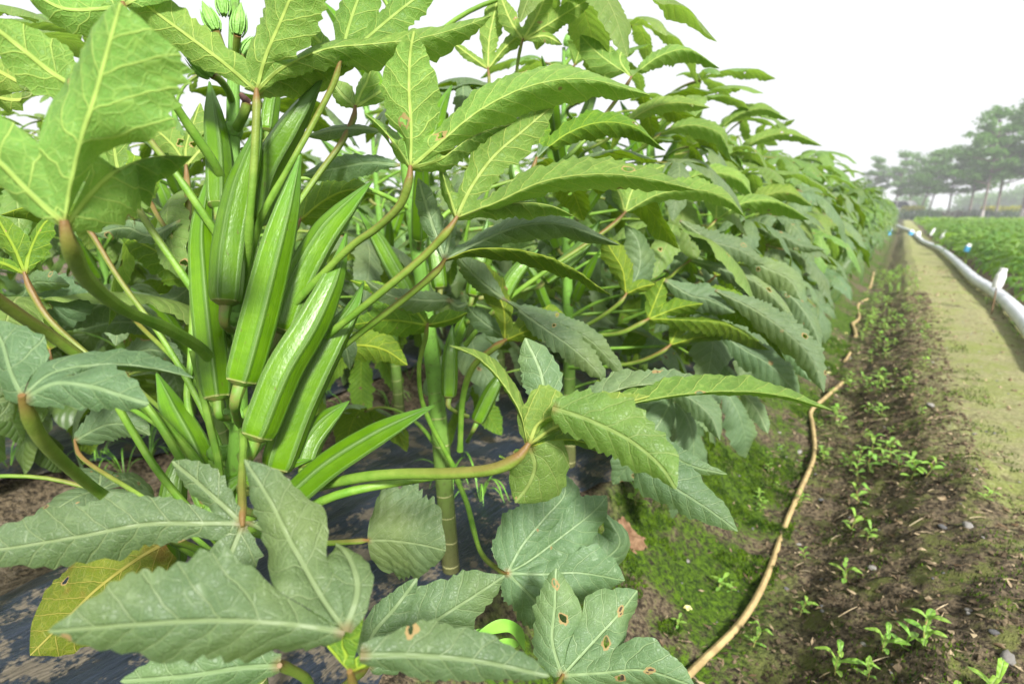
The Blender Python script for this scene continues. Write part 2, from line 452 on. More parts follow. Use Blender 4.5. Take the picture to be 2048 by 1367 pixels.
M['dry'] = plain('withered_flower', (.05, .02, .02), .8, (.12, .06, .04), 80)

# ------------------------------------------------------------------ okra parts
def make_petiole(name, pts, r0, r1, parent):
    """pts run from the stem to the blade"""
    g = Geo(); tube(g, pts, [r0 * 1.25] + [r0] * 4 + [r0 * .97] * 4 + [r1] * 8 + [r1 * 1.1, r1 * .45], n=10, seg=max(26, 8 * len(pts)))
    return link(name, g.mesh(name, M['petiole']), parent)

def pod_geo(pts, rad, roll=0.0, face=None, nsides=5, k=46):
    C, L = curve(pts, k)
    u = np.linspace(0, 1, k + 1)
    pr = np.interp(u, [0, .012, .04, .12, .25, .45, .62, .76, .87, .95, 1], [.78, .86, .93, .97, 1.0, .97, .87, .66, .40, .2, .09])
    T = unit(np.gradient(C, axis=0))
    ref = BACK if face is None else np.array(face, float)
    N = np.zeros_like(T)
    for i in range(k + 1):
        a = ref - T[i] * (ref @ T[i]); N[i] = a / np.linalg.norm(a)
    B = np.cross(T, N)
    nt = 50
    th = np.linspace(0, 2 * np.pi, nt + 1)
    sec = 2 * np.pi / nsides
    # ridge at multiples of sec (+roll); flat or slightly dished faces between
    ph = ((th + roll) % sec) / sec
    d = np.abs(ph - 0.5) * 2                     # 1 at ridge, 0 mid face
    rad_f = (.42 + .58 * math.cos(sec / 2) / np.cos((ph - .5) * sec)) * (1 - 0.035 * (1 - d ** 2)) + 0.05 * np.clip((d - .72) / .28, 0, 1) ** 1.5
    rr = rad * pr[:, None] * (rad_f[None, :] * (1) + 0)
    V = C[:, None] + rr[..., None] * (np.cos(th)[None, :, None] * N[:, None] + np.sin(th)[None, :, None] * B[:, None])
    UV = np.stack(np.broadcast_arrays(u[:, None], ((th + roll) / sec)[None, :]), -1)
    g = Geo(); idx = np.arange((k + 1) * (nt + 1)).reshape(k + 1, nt + 1)
    F = np.stack([idx[:-1, :-1], idx[:-1, 1:], idx[1:, 1:], idx[1:, :-1]], -1).reshape(-1, 4)
    g.add(V.reshape(-1, 3), F, UV.reshape(-1, 2))
    for kk in (0, k):
        vv = np.vstack([V[kk, :-1], C[kk] - (T[kk] * rad * .12 if kk == 0 else -T[kk] * rad * .15)])
        ff = [[i, (i + 1) % nt, nt] for i in range(nt)]
        if kk == 0: ff = [[a, c, b2] for b2, a, c in [(x[1], x[0], x[2]) for x in ff]]; ff = [[x[0], x[2], x[1]][::-1] for x in ff]
        g.add(vv, ff, np.tile([[float(kk > 0), .2]], (nt + 1, 1)))
    # calyx rim and stalk
    c = Geo()
    base, t0 = C[0], T[0]
    tube(c, [base - t0 * rad * .26, base - t0 * rad * .10, base + t0 * rad * .02], [rad * .34, rad * .58, rad * .76], n=20, seg=4)
    return g, c, base, t0

def make_pod(parent, pts, rad, roll=0.0, stalk_to=None, face=None, copyname='pod'):
    g, c, base, t0 = pod_geo(pts, rad, roll, face)
    o = link('pod', g.mesh('pod', M['pod']), parent)
    if stalk_to is not None:
        e = np.array(stalk_to, float)
        tube(c, [base - t0 * rad * .2, base - t0 * rad * 1.2, (base - t0 * rad * 1.6 + e) / 2, e], [rad * .36, rad * .24, rad * .24, rad * .3], n=10)
    link('pod_cap', c.mesh('pod_cap', M['cap']), o)
    return o

def make_bud(parent, p0, p1, rad):
    p0 = np.array(p0, float); p1 = np.array(p1, float); ax = p1 - p0
    g = Geo()
    tube(g, [p0, p0 + ax * .08, p0 + ax * .3, p0 + ax * .6, p0 + ax * .85, p1], [rad * .5, rad * .85, rad, rad * .8, rad * .4, rad * .05], n=14, seg=20)
    o = link('flower_bud', g.mesh('flower_bud', M['bud']), parent)
    c = Geo(); t = unit(ax); a = unit(np.cross(t, [0.3, .5, .8])); b2 = np.cross(t, a); L = np.linalg.norm(ax)
    for q in range(9):
        an = q * 2 * math.pi / 9; d = a * math.cos(an) + b2 * math.sin(an)
        tube(c, [p0 + d * rad * .7, p0 + ax * .22 + d * rad * 1.08, p0 + ax * .5 + d * rad * 1.0, p0 + ax * (.75) + d * rad * .75],
             [rad * .11, rad * .14, rad * .1, rad * .02], n=5, seg=8)
    link('bract', c.mesh('bract', M['bud']), o)
    return o

def hero_leaf(parent, side, mat, J, d, rs, lobes, pet=None, seed=0, shape='narrow', pr=(.0045, .0036), **kw):
    """A blade measured off the photograph: J junction pixel, d its depth; lobes (pixels.., end depth, left and right
    half width in pixels, real half width in metres or None)"""
    L = []
    j3 = P(J[0], J[1], d)
    for (pts, de, wa, wb, *W) in lobes:
        n = len(pts); allp = [j3]
        for i, (x, y) in enumerate(pts):
            t = (i + 1) / n; allp.append(P(x, y, d + (de - d) * t))
        a = np.array([J[0], J[1]], float); z = np.array(pts[min(len(pts) - 1, 1)], float) - a
        z /= np.linalg.norm(z)
        dm = (d + de) / 2
        left = RIGHT * z[1] + UP * z[0]           # screen-left of the direction of travel (y down)
        Wm = W[0] if W else max(wa, wb) * dm / FP * 1.08
        vecs = []
        for s, ww in ((1, wa), (-1, wb)):
            inp = ww * dm / FP; k = math.sqrt(max(0.0, Wm * Wm - inp * inp))
            vecs.append(left * s * inp - BACK * k)
        L.append((allp, vecs[0], vecs[1]))
    g = leaf_geo(L, rs * d / FP, seed=seed, shape=shape, flip=(side == 'U'), **kw)
    o = link('leaf', g.mesh('leaf', M[mat]), parent)
    if pet:
        pts = [P(x, y, dd) for (x, y, dd) in pet][::-1] + [j3 + (unit(j3 - P(*pet[0])) * .002)]
        make_petiole('petiole', pts, pr[0] * .88, pr[1] * .88, o)
    return o

# ---------- generic leaves: unit pieces, origin at the stem, growing out along +X
def generic_leaf(seed, size, pet_len, rise, pitch, cut, nu, nv, droop, mat):
    rg = np.random.RandomState(seed)
    # petiole arc in XZ
    p0 = np.array([0.0, 0, 0]); ang = rise
    pts = [p0]
    for k in range(4):
        a = ang + (0.15 - 0.28 * k) * .9
        pts.append(pts[-1] + np.array([math.cos(a), (rg.rand() - .5) * .12, math.sin(a)]) * pet_len / 4)
    J = pts[-1]
    pg = Geo(); tube(pg, pts, [.0046, .0032, .0029, .0034], n=6, seg=12, cap=False)
    # blade
    fx = np.array([math.cos(-pitch), 0, math.sin(-pitch)]); fz = np.array([math.sin(pitch), 0, math.cos(pitch)]); fy = np.array([0, 1.0, 0])
    roll = (rg.rand() - .5) * .7
    fy, fz = fy * math.cos(roll) + fz * math.sin(roll), fz * math.cos(roll) - fy * math.sin(roll)
    lobes = []
    for an, ls in ((118, .55), (62, .82), (0, 1.0), (-62, .82), (-118, .55)):
        an = R(an + (rg.rand() - .5) * 16); L = size * ls * (0.88 + .24 * rg.rand())
        dx = fx * math.cos(an) + fy * math.sin(an)
        dd = droop * (0.6 + .8 * rg.rand())
        up = 0.30 + .2 * rg.rand()
        pp = [J]
        for t in (.25, .5, .75, 1.0):
            z = up * t - (up * .55 + dd) * t ** 2
            pp.append(J + dx * L * t * (1 - .12 * dd * t * t) + fz * L * z)
        side = -fx * math.sin(an) + fy * math.cos(an)
        W = L * (0.165 + .045 * rg.rand()) * (1.0 + (cut - .30) * 2.2)
        vdown = -fz * .35
        lobes.append((pp, (side + vdown) * W, (-side + vdown) * W))
    g = leaf_geo(lobes, size * cut, seed=seed, nu=nu, nv=nv, tooth=.16, tlen=.013, wave=.09, shape='narrow' if cut < .45 else 'broad')
    return pg, g, mat

LEAVES_NEAR, LEAVES_FAR = {}, {}
kinds = {  # petiole length, rise, blade pitch, cut, droop, size
    'top':  [(.10, 1.15, -.5, .30, .25, .12), (.14, 1.0, -.2, .30, .35, .15), (.17, .9, .0, .28, .45, .19)],
    'mid':  [(.24, .62, .05, .24, .55, .20), (.28, .48, .25, .26, .65, .21), (.23, .68, -.05, .22, .5, .21), (.31, .34, .40, .28, .7, .20)],
    'low':  [(.31, .16, .65, .42, .75, .19), (.28, .28, .5, .45, .7, .19), (.26, .05, .85, .40, .8, .18)]}
for kd, lst in kinds.items():
    LEAVES_NEAR[kd] = []; LEAVES_FAR[kd] = []
    for q, (pl, ri, pi_, cut, dr, sz) in enumerate(lst):
        for v in range(2):
            sd_ = hash(kd) % 7 * 0 + q * 10 + v * 3 + {'top': 100, 'mid': 200, 'low': 300}[kd]
            mt = 'young' if kd == 'top' or (kd == 'mid' and v == 0) else 'mature'
            pg, lg, _ = generic_leaf(sd_, sz, pl, ri, pi_, cut, 44, 3, dr, mt)
            LEAVES_NEAR[kd].append((pg.mesh('petiole', M['petiole']), lg.mesh('leaf', M[mt])))
            pg, lg, _ = generic_leaf(sd_, sz, pl, ri, pi_, cut, 16, 2, dr, mt)
            LEAVES_FAR[kd].append((pg, lg, 0 if mt == 'young' else 1))

def stem_mesh(h, bend, r0=.0145):
    g = Geo()
    tube(g, [(0, 0, -.03), (bend[0] * .3, bend[1] * .3, h * .35), (bend[0] * .8, bend[1] * .8, h * .7), (bend[0], bend[1], h)], [r0 * 1.05, r0, r0 * .8, r0 * .55, r0 * .25], n=12, seg=40)
    return g
def stem_at(h, bend, z):
    t = z / h; return np.array([bend[0] * t, bend[1] * t, z])
POD_MESH = []
for q in range(4):
    lp = .13 + .02 * q
    pts = [(0, 0, 0), (.01 + .004 * q, 0, lp * .35), (.02 + .006 * q, .002, lp * .7), (.03 + .014 * q, 0, lp)]
    g, c, _, _ = pod_geo(np.array(pts) , .0135, 0, face=(1, .2, 0), k=24)
    tube(c, [(0, 0, 0), (-.004, 0, -.014), (-.018, 0, -.026)], [.0045, .0035, .004], n=8)
    POD_MESH.append((g.mesh('pod', M['pod']), c.mesh('pod_cap', M['cap']), g, c))

def leaf_plan(h, rg, n):
    out = []
    az = rg.rand() * 6.28
    for i in range(n):
        t = (i + .5) / n
        z = h * (.16 + .82 * t)
        az += 2.4 + (rg.rand() - .5) * .5
        kd = 'low' if t < .32 else ('mid' if t < .84 else 'top')
        az2 = az - .55 * math.sin(az)
        out.append((z, az2, kd, rg.randint(100), 0.85 + .3 * rg.rand(), (rg.rand() - .5) * .35))
    return out
def okra_near(x, y, z0, seed, label, group=None, h=1.0, n=16, keep=None, pods=6):
    rg = np.random.RandomState(seed); bend = (rg.rand(2) - .5) * .14
    t = thing('okra_plant', (x, y, z0), label, 'okra plant', group)
    link('stem', stem_mesh(h, bend).mesh('stem', M['stem']), t)
    for (z, az, kd, pick, sc, tilt) in leaf_plan(h, rg, n):
        if keep and not keep(z, az): continue
        pm, lm = LEAVES_NEAR[kd][pick % len(LEAVES_NEAR[kd])]
        o = link('leaf', lm, t); o.location = tuple(stem_at(h, bend, z)); o.rotation_euler = (tilt * .5, tilt, az); o.scale = (sc,) * 3
        link('petiole', pm, o)
    az = rg.rand() * 6
    for i in range(pods):
        z = h * (.38 + .5 * i / max(1, pods)); az += 2.3
        pm, cm, _, _ = POD_MESH[rg.randint(4)]
        b = stem_at(h, bend, z) + np.array([math.cos(az), math.sin(az), 0]) * .026
        o = link('pod', pm, t); o.location = tuple(b); o.rotation_euler = (0, .12 + .25 * rg.rand(), az); sc = .8 + .4 * rg.rand(); o.scale = (sc,) * 3
        link('pod_cap', cm, o)
    for q in range(2):
        a = rg.rand() * 6; tip = stem_at(h, bend, h)
        make_bud(t, tip + np.array([math.cos(a) * .008, math.sin(a) * .008, -.02 * q]), tip + np.array([math.cos(a) * .02, math.sin(a) * .02, .03 - .02 * q]), .007)
    return t

def okra_far_proto(seed, h=.98, n=25):
    rg = np.random.RandomState(seed); bend = (rg.rand(2) - .5) * .14
    fol = Geo(); st = stem_mesh(h, bend); pods = Geo()
    for (z, az, kd, pick, sc, tilt) in leaf_plan(h, rg, n):
        pg, lg, mi = LEAVES_FAR[kd][pick % len(LEAVES_FAR[kd])]
        Mx = Matrix.Translation(Vector(stem_at(h, bend, z))) @ Matrix.Rotation(az, 4, 'Z') @ Matrix.Rotation(tilt, 4, 'Y') @ Matrix.Scale(sc, 4)
        Mx = np.array(Mx)
        fol.merge(lg, Mx, mi); fol.merge(pg, Mx, 2)
    az = 0
    for i in range(5):
        z = h * (.4 + .1 * i); az += 2.3
        b = stem_at(h, bend, z) + np.array([math.cos(az), math.sin(az), 0]) * .026
        Mx = np.array(Matrix.Translation(Vector(b)) @ Matrix.Rotation(az, 4, 'Z') @ Matrix.Rotation(.2, 4, 'Y'))
        pods.merge(POD_MESH[i % 4][2], Mx)
    return (fol.mesh('foliage', [M['young_far'], M['mature_far'], M['petiole']]), st.mesh('stem', M['stem']), pods.mesh('pod', M['pod']))
FAR = [okra_far_proto(900 + i) for i in range(7)]
FAR_ROOT = []
def okra_far(x, y, z0, rg, label, group, simple=False):
    q = rg.randint(len(FAR)); f, s, p = FAR[q]
    t = thing('okra_plant', (x, y, z0), label, 'okra plant', group, rz=(rg.rand() - .5) * 1.3, sc=.84 + .13 * rg.rand())
    link('foliage', f, t)
    if not simple:
        link('stem', s, t); link('pod', p, t)['kind'] = 'stuff'
    return t

# ------------------------------------------------------------------ ground
def ground_z(X, Y):
    xs = [-400, -60, -8.9, -8.4, -8.15, -7.7, -7.5, -7.0, -6.75, -6.2, -6.0, -5.4, -5.2, -4.6, -4.35, -3.8, -3.55, -3.0, -2.75, -2.45, -2.15, -1.75, -1.62, -1.42, -1.24, -1.12, -.56, -.49, -.42, -.30, -.20, -.06, .04, .13, .22, .5, .62, .75, .95, 1.5, 60, 400]
    zs = [0, 0, 0, .04, .04, 0, .04, .04, -.05, -.05, .04, .04, -.05, -.05, .04, .04, -.06, -.06, .04, .04, .04, .045, .0, -.07, .0, .045, .045, .03, -.06, -.15, -.19, -.17, -.10, -.03, 0, .005, -.02, -.03, .02, .04, 0, 0]
    wob = 0.035 * fbm(np.asarray(Y) * 1.3, np.asarray(X) * 0 + 3, 5, 2) * (np.abs(X) < 3)
    z = np.interp(np.asarray(X) + wob, xs, zs)
    near = (np.abs(X) < 3)
    ex = .42 * (1 - sstep(.9, 2.6, Y))
    ditch = sstep(-.55, -.42, X) * (1 - sstep(.10, .2, X - ex))
    z = z + near * (fbm(X * 9, Y * 9, 1, 5) * (.008 + .020 * ditch)) + near * fbm(X * 45, Y * 45, 2, 2) * (.003 + .008 * ditch)
    return z
def gz(x, y): return float(ground_z(np.array([x]), np.array([y]))[0])

xs = np.concatenate([-np.geomspace(400, 3.3, 22), np.arange(-3.2, -.75, .05), np.arange(-.75, .75, .011), np.arange(.76, 3.2, .06), np.geomspace(3.4, 400, 22)])
ys = np.concatenate([-np.geomspace(300, .6, 14), np.arange(-.5, .35, .08), np.arange(.36, 3.0, .0115), np.arange(3.01, 6.5, .03), np.arange(6.6, 14, .12), np.geomspace(14.3, 800, 40)])
X, Y = np.meshgrid(xs, ys)
Z = ground_z(X, Y)
idx = np.arange(X.size).reshape(X.shape)
gg = Geo(); gg.add(np.stack([X, Y, Z], -1).reshape(-1, 3), np.stack([idx[:-1, :-1], idx[:-1, 1:], idx[1:, 1:], idx[1:, :-1]], -1).reshape(-1, 4),
                   np.stack([X, Y], -1).reshape(-1, 2))
b = NT('ground_soil')
geo = b.n('ShaderNodeNewGeometry'); pos = geo.outputs['Position']
sp = b.n('ShaderNodeSeparateXYZ'); b.set(sp.inputs[0], pos); gx, gy = sp.outputs[0], sp.outputs[1]
nA = b.noise(pos, 3.2, 5); nB = b.noise(pos, 16, 5, .62); nC = b.noise(pos, 90, 4, .65); nD = b.noise(pos, 330, 3, .6)
wx = b.m('MULTIPLY_ADD', b.m('SUBTRACT', nB, .5), .16, b.m('MULTIPLY_ADD', b.m('SUBTRACT', nA, .5), .10, gx))
soil = b.mix(b.ss(nC, .35, .65), (.024, .018, .010), (.19, .145, .09))
soil = b.mix(b.m('MULTIPLY', b.ss(nB, .52, .68), .75), soil, (.26, .21, .15))
moss = b.mix(b.ss(nC, .3, .68), (.010, .026, .002), (.085, .16, .005))
mband = b.m('MULTIPLY', b.ss(wx, -.52, -.42), b.ss(wx, -.02, -.20))
mfac = b.m('MULTIPLY', mband, b.ss(b.m('ADD', b.m('MULTIPLY', nA, .7), b.m('ADD', b.m('MULTIPLY', nB, .5), b.m('MULTIPLY', nC, .35))), .67, .81))
col = b.mix(mfac, soil, moss)
mid_moss = b.m('MULTIPLY', b.m('MULTIPLY', b.ss(wx, -.20, -.05), b.ss(wx, .80, .5)), b.ss(b.m('ADD', nB, b.m('MULTIPLY', nC, .3)), .62, .78, 0, .8))
col = b.mix(mid_moss, col, (.105, .13, .018))
pathc = b.mix(b.ss(nC, .35, .7), (.22, .205, .09), (.38, .37, .19))
pathc = b.mix(b.m('MULTIPLY', b.ss(b.m('ADD', b.m('MULTIPLY', nA, .6), b.m('MULTIPLY', nB, .4)), .42, .60), .8), pathc, (.21, .255, .055))
pathc = b.mix(b.m('MULTIPLY', b.ss(nB, .60, .74), .5), pathc, (.46, .43, .34))
ex = b.m('ADD', b.ss(gy, 2.3, .9, -.06, .24), b.ss(gy, 6.0, 2.3, 0, .08))
pf = b.m('MULTIPLY', b.ss(b.m('SUBTRACT', b.m('ADD', wx, b.m('ADD', b.m('MULTIPLY', b.m('SUBTRACT', nB, .5), .35), b.m('MULTIPLY', b.m('SUBTRACT', nC, .5), .15))), ex), .00, .30), b.ss(wx, .74, .64))
col = b.mix(pf, col, pathc)
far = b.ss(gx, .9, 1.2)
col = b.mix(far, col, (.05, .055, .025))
hh = b.m('ADD', b.m('MULTIPLY', nC, .7), b.m('MULTIPLY', nD, .35))
nm = b.bump(hh, .016, 1.0)
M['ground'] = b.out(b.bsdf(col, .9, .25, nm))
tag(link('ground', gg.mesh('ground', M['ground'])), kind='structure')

# plastic mulch film on the beds
b = NT('mulch_film')
pos = b.n('ShaderNodeNewGeometry').outputs['Position']
st = b.mapping(pos, (9, 1.6, 4)); n1 = b.noise(st, 3.0, 5, .6, .6); n2 = b.noise(pos, 14, 5, .65); n3 = b.noise(pos, 120, 3)
mud = b.ss(b.m('ADD', b.m('MULTIPLY', n2, .8), b.m('MULTIPLY', n3, .3)), .56, .64)
col = b.mix(mud, b.mix(n1, (.008, .011, .018), (.030, .040, .062)), b.mix(n3, (.07, .058, .042), (.16, .135, .10)))
wr = b.m('ADD', n1, b.m('MULTIPLY', b.noise(b.mapping(pos, (40, 5, 10)), 4, 3), .5))
M['film'] = b.out(b.bsdf(col, b.m('MULTIPLY_ADD', mud, .5, .30), .5, b.bump(wr, .010, .8)))
for bi, (xa, xb) in enumerate([(-1.20, -.485), (-2.42, -1.66), (-3.9, -3.05 - .6), (-5.3, -4.7), (-6.9, -6.1)]):
    fx = np.linspace(xa, xb, 46); fy = np.concatenate([np.arange(-1.2, 3.5, .02), np.arange(3.5, 26, .12)])
    FX, FY = np.meshgrid(fx, fy)
    tt = (FX - xa) / (xb - xa)
    FX = FX + (sstep(.9, 1, tt) - sstep(.1, 0, tt)) * fbm(FY * 4, FY * 0 + bi, 31, 3) * .07
    wrk = .012 * np.abs(fbm(FX * 22 + fbm(FX * 3, FY * 3, 6) * 2, FY * 2.5, 41 + bi, 3)) + .004 * fbm(FX * 60, FY * 8, 43, 2)
    FZ = ground_z(FX, FY) + .010 + np.maximum(0, wrk) * 1.0 + (sstep(.93, 1, tt)) * .008
    ii = np.arange(FX.size).reshape(FX.shape)
    g = Geo(); g.add(np.stack([FX, FY, FZ], -1).reshape(-1, 3), np.stack([ii[:-1, :-1], ii[:-1, 1:], ii[1:, 1:], ii[1:, :-1]], -1).reshape(-1, 4))
    o = link('mulch_film', g.mesh('mulch_film', M['film']))
    if bi == 0: tag(o, 'muddy black plastic mulch film on the bed under the nearest okra row', 'plastic film', 'strips of plastic mulch film')
    elif bi == 1: tag(o, 'black plastic mulch film on the second bed, beyond the bare furrow on the left', 'plastic film', 'strips of plastic mulch film')
    else: tag(o, 'black plastic mulch film hidden deep between the back okra rows', 'plastic film', 'strips of plastic mulch film')

exec_hero = True
# ------------------------------------------------------------------ the main okra plant, measured off the photograph
base = P(470, 1000, .56); base[2] = gz(base[0], base[1])
main = thing('okra_plant', (0, 0, 0), 'large okra plant nearest the camera, loaded with long bright green pods', 'okra plant', 'okra plants of the front row')
SB = base
main.location = tuple(SB)
pre = []
class Off:      # children are modelled in world space, then shifted under the plant's base
    pass
def settle(plant):
    inv = Matrix.Translation(-Vector(plant.location))
    for ch in plant.children:
        ch.location = tuple(Vector(ch.location) - Vector(plant.location))
g = Geo()
stem_pts = [base + np.array([0, 0, -.03]), base + np.array([0, 0, .12]), P(470, 1000, .56), P(478, 860, .545), P(470, 600, .535), P(467, 420, .53), P(466, 250, .53), P(468, 100, .53), P(470, -30, .53), P(472, -140, .53)]
tube(g, stem_pts, [.012, .0118, .0115, .0105, .009, .008, .0075, .0062, .005, .003], n=16, seg=80)
for (x, y, dd, r_) in [(470, 830, .54, .0125), (472, 640, .53, .0105), (466, 262, .53, .0088), (466, 500, .53, .0095), (440, 905, .55, .012)]:
    c = P(x, y, dd); tube(g, [c - UP * .006, c - UP * .002, c + UP * .003, c + UP * .007], [r_ * .8, r_, r_ * .98, r_ * .7], n=14, seg=6, u0=.5, u1=.6)
link('stem', g.mesh('stem', M['stem']), main)

def PP(lst, d0, d1=None):
    n = len(lst); d1 = d0 if d1 is None else d1
    return [P(x, y, d0 + (d1 - d0) * i / (n - 1)) for i, (x, y) in enumerate(lst)]
PODS = [  # pixels base -> tip, depth base, depth tip, half width px, roll (0 ridge to the camera, .63 face), stalk foot
    ([(452, 603), (460, 500), (480, 390), (512, 280), (520, 235)], .475, .49, 36, 0.05, (474, 660, .53)),
    ([(482, 762), (515, 640), (548, 510), (578, 400), (600, 312)], .455, .47, 38, .63, (480, 845, .53)),
    ([(512, 872), (565, 740), (625, 640), (672, 540), (692, 470)], .46, .50, 40, .60, (485, 910, .54)),
    ([(555, 935), (600, 810), (660, 690), (705, 620), (726, 568)], .50, .53, 38, .25, (490, 960, .55)),
    ([(562, 660), (600, 560), (650, 470), (700, 410), (742, 364)], .50, .53, 34, .15, (490, 720, .53)),
    ([(434, 795), (420, 680), (408, 560), (404, 450), (425, 330)], .50, .53, 30, .75, (462, 830, .54)),
    ([(437, 412), (436, 320), (428, 240), (419, 165)], .50, .53, 27, .55, (462, 455, .53)),
    ([(505, 445), (528, 350), (575, 265), (645, 155)], .51, .50, 32, .25, (478, 500, .53)),
    ([(608, 930), (625, 880), (655, 840), (697, 803)], .52, .54, 27, .3, (490, 985, .55)),
    ([(580, 1000), (660, 930), (745, 875), (800, 845), (866, 812)], .47, .50, 31, .30, (490, 1020, .55)),
    ([(425, 1010), (385, 900), (345, 820), (314, 748)], .56, .60, 34, .5, (465, 1060, .56)),
    ([(345, 1130), (340, 1060), (350, 960), (375, 880)], .60, .62, 30, .2, (440, 1180, .57)),
    ([(548, 655), (556, 520), (565, 420), (585, 320)], .53, .56, 30, .63, (480, 700, .53)),
    ([(495, 962), (545, 938), (622, 918)], .505, .51, 15, .2, (478, 985, .55)),
    ([(535, 262), (540, 220), (548, 185), (560, 160)], .56, .57, 18, .5, (485, 300, .53)),
    ([(470, 1075), (430, 1040), (450, 980), (500, 940)], .53, .55, 30, .4, (450, 1110, .56)),
]
for (pp, da, db, hw, roll, foot) in PODS:
    make_pod(main, PP(pp, da, db), hw * .96 * (da * .6 + db * .4) / FP, roll, P(*foot))
# small side shoot with a withered flower, buds at the top
g = Geo(); tube(g, [P(470, 262, .53), P(485, 235, .515), P(495, 205, .51)], [.005, .0042, .0045], n=10); link('shoot', g.mesh('shoot', M['petiole']), main)
g = Geo(); tube(g, [P(496, 204, .51), P(487, 195, .505), P(482, 188, .505)], [.0035, .0032, .002], n=8); link('withered_flower', g.mesh('withered_flower', M['dry']), main)
for (a, c, rad) in [((424, 150, .48), (362, 92, .46), .0072), ((432, 62, .50), (404, 2, .50), .0062), ((475, 70, .50), (482, 5, .50), .0062), ((485, 112, .54), (520, 70, .55), .0065), ((448, 30, .52), (440, -30, .52), .0055)]:
    make_bud(main, P(*a), P(*c), rad)
for pts in ([(465, 205, .53), (455, 180, .51), (440, 160, .49), (424, 150, .48)], [(468, 150, .53), (450, 110, .51), (432, 62, .50)], [(469, 150, .53), (472, 100, .51), (475, 70, .50)], [(468, 160, .53), (478, 130, .535), (485, 112, .54)]):
    g = Geo(); tube(g, [P(*q) for q in pts], [.0035, .003, .0033], n=8); link('bud_stalk', g.mesh('bud_stalk', M['petiole']), main)

HL = lambda *a, **k: hero_leaf(main, *a, **k)
# L1 big blurred blade at top left
HL('U', 'young', (130, 448), .27, 150, [
    ([(70, 395), (0, 325), (-70, 260), (-130, 180)], .26, 68, 62),
    ([(142, 370), (165, 270), (192, 180), (215, 95), (240, 5)], .25, 128, 138),
    ([(185, 380), (240, 335), (310, 312), (385, 312)], .33, 30, 12, .04)],
   pet=[(140, 490, .275), (175, 560, .31), (250, 620, .38), (340, 660, .44), (410, 705, .49), (452, 770, .525), (470, 830, .54)], seed=1, pr=(.0058, .0046), shape='flare')
HL('U', 'young', (112, 440), .285, 60, [([(50, 405), (-20, 360), (-90, 330)], .27, 18, 30, .03)], seed=2)
# L2
HL('U', 'young', (513, 182), .45, 120, [
    ([(450, 128), (370, 68), (290, 8), (215, -60)], .42, 42, 46),
    ([(532, 110), (562, 40), (590, -30), (615, -110)], .42, 66, 66),
    ([(565, 135), (650, 98), (740, 88), (830, 78), (920, 55), (985, 30)], .47, 50, 26, .028)],
   pet=[(513, 230, .45), (508, 330, .455), (500, 430, .465), (495, 520, .49), (482, 600, .53)], seed=3)
HL('U', 'young', (518, 188), .455, 60, [([(560, 150), (640, 125), (720, 122)], .50, 10, 22, .03)], seed=4)
# L3
HL('U', 'young', (820, 337), .43, 120, [
    ([(795, 295), (762, 255), (728, 225)], .45, 8, 26, .025),
    ([(822, 260), (818, 180), (820, 110), (828, 62)], .41, 62, 62),
    ([(880, 285), (960, 220), (1060, 172), (1170, 158), (1300, 190)], .43, 66, 30, .032),
    ([(880, 318), (950, 270), (1030, 245)], .46, 20, 16, .024)],
   pet=[(818, 360, .43), (800, 410, .44), (755, 455, .455), (700, 495, .47), (620, 575, .49), (550, 655, .51), (500, 740, .535)], seed=5)
# L4
HL('U', 'young', (912, 437), .45, 95, [
    ([(898, 390), (885, 345), (876, 318)], .46, 16, 12, .02),
    ([(945, 370), (990, 310), (1050, 258), (1112, 205)], .46, 44, 44),
    ([(985, 408), (1090, 362), (1200, 348), (1300, 358), (1392, 380)], .44, 56, 16, .030),
    ([(980, 412), (1050, 405), (1105, 412), (1148, 432)], .48, 16, 22, .024)],
   pet=[(895, 462, .45), (850, 510, .46), (780, 570, .47), (700, 635, .49), (600, 715, .52), (490, 830, .54)], seed=6)
# L5
HL('T', 'mature', (890, 520), .49, 70, [
    ([(872, 470), (852, 410), (836, 355)], .50, 24, 26),
    ([(900, 470), (902, 440), (925, 415)], .52, 12, 14),
    ([(950, 488), (1040, 452), (1130, 450), (1240, 490)], .52, 36, 26, .026)], seed=7)
HL('U', 'mature', (888, 521), .485, 60, [
    ([(950, 498), (1040, 500), (1130, 528), (1222, 590)], .48, 12, 24, .026)],
   pet=[(875, 540, .49), (830, 580, .50), (760, 635, .51), (690, 690, .53), (600, 770, .54), (490, 900, .55)], seed=8)
# L7 the middle blade held out on a long reddish stalk
HL('U', 'young', (1055, 890), .42, 60, [
    ([(1040, 825), (1000, 760), (955, 715), (898, 690)], .42, 8, 20, .022)], seed=9,
   pet=[(1035, 915, .42), (985, 938, .425), (900, 946, .44), (790, 948, .46), (700, 958, .48), (600, 985, .52), (490, 1040, .555)], pr=(.0052, .0050))
HL('T', 'mature', (1085, 850), .44, 60, [([(1090, 800), (1080, 740), (1050, 675)], .46, 44, 44), ], seed=10)
HL('U', 'young', (1058, 890), .422, 60, [
    ([(1075, 850), (1110, 830), (1150, 815)], .42, 70, 30),
    ([(1110, 855), (1200, 820), (1300, 792)], .43, 32, 20)], seed=11)
HL('U', 'young', (1110, 855), .43, 60, [([(1200, 825), (1320, 795), (1450, 782), (1560, 790), (1665, 820)], .43, 34, 14, .024)], seed=12)
HL('T', 'mature', (1120, 850), .44, 60, [([(1170, 810), (1250, 775), (1350, 765), (1440, 770)], .46, 36, 14, .026)], seed=13)
HL('T', 'young', (1105, 815), .395, 60, [([(1180, 840), (1260, 880), (1320, 930), (1352, 978)], .36, 72, 62)], seed=14, shape='broad')
HL('T', 'young', (1060, 895), .43, 60, [([(1070, 930), (1058, 968), (1030, 1005)], .44, 84, 74)], seed=15, shape='round')
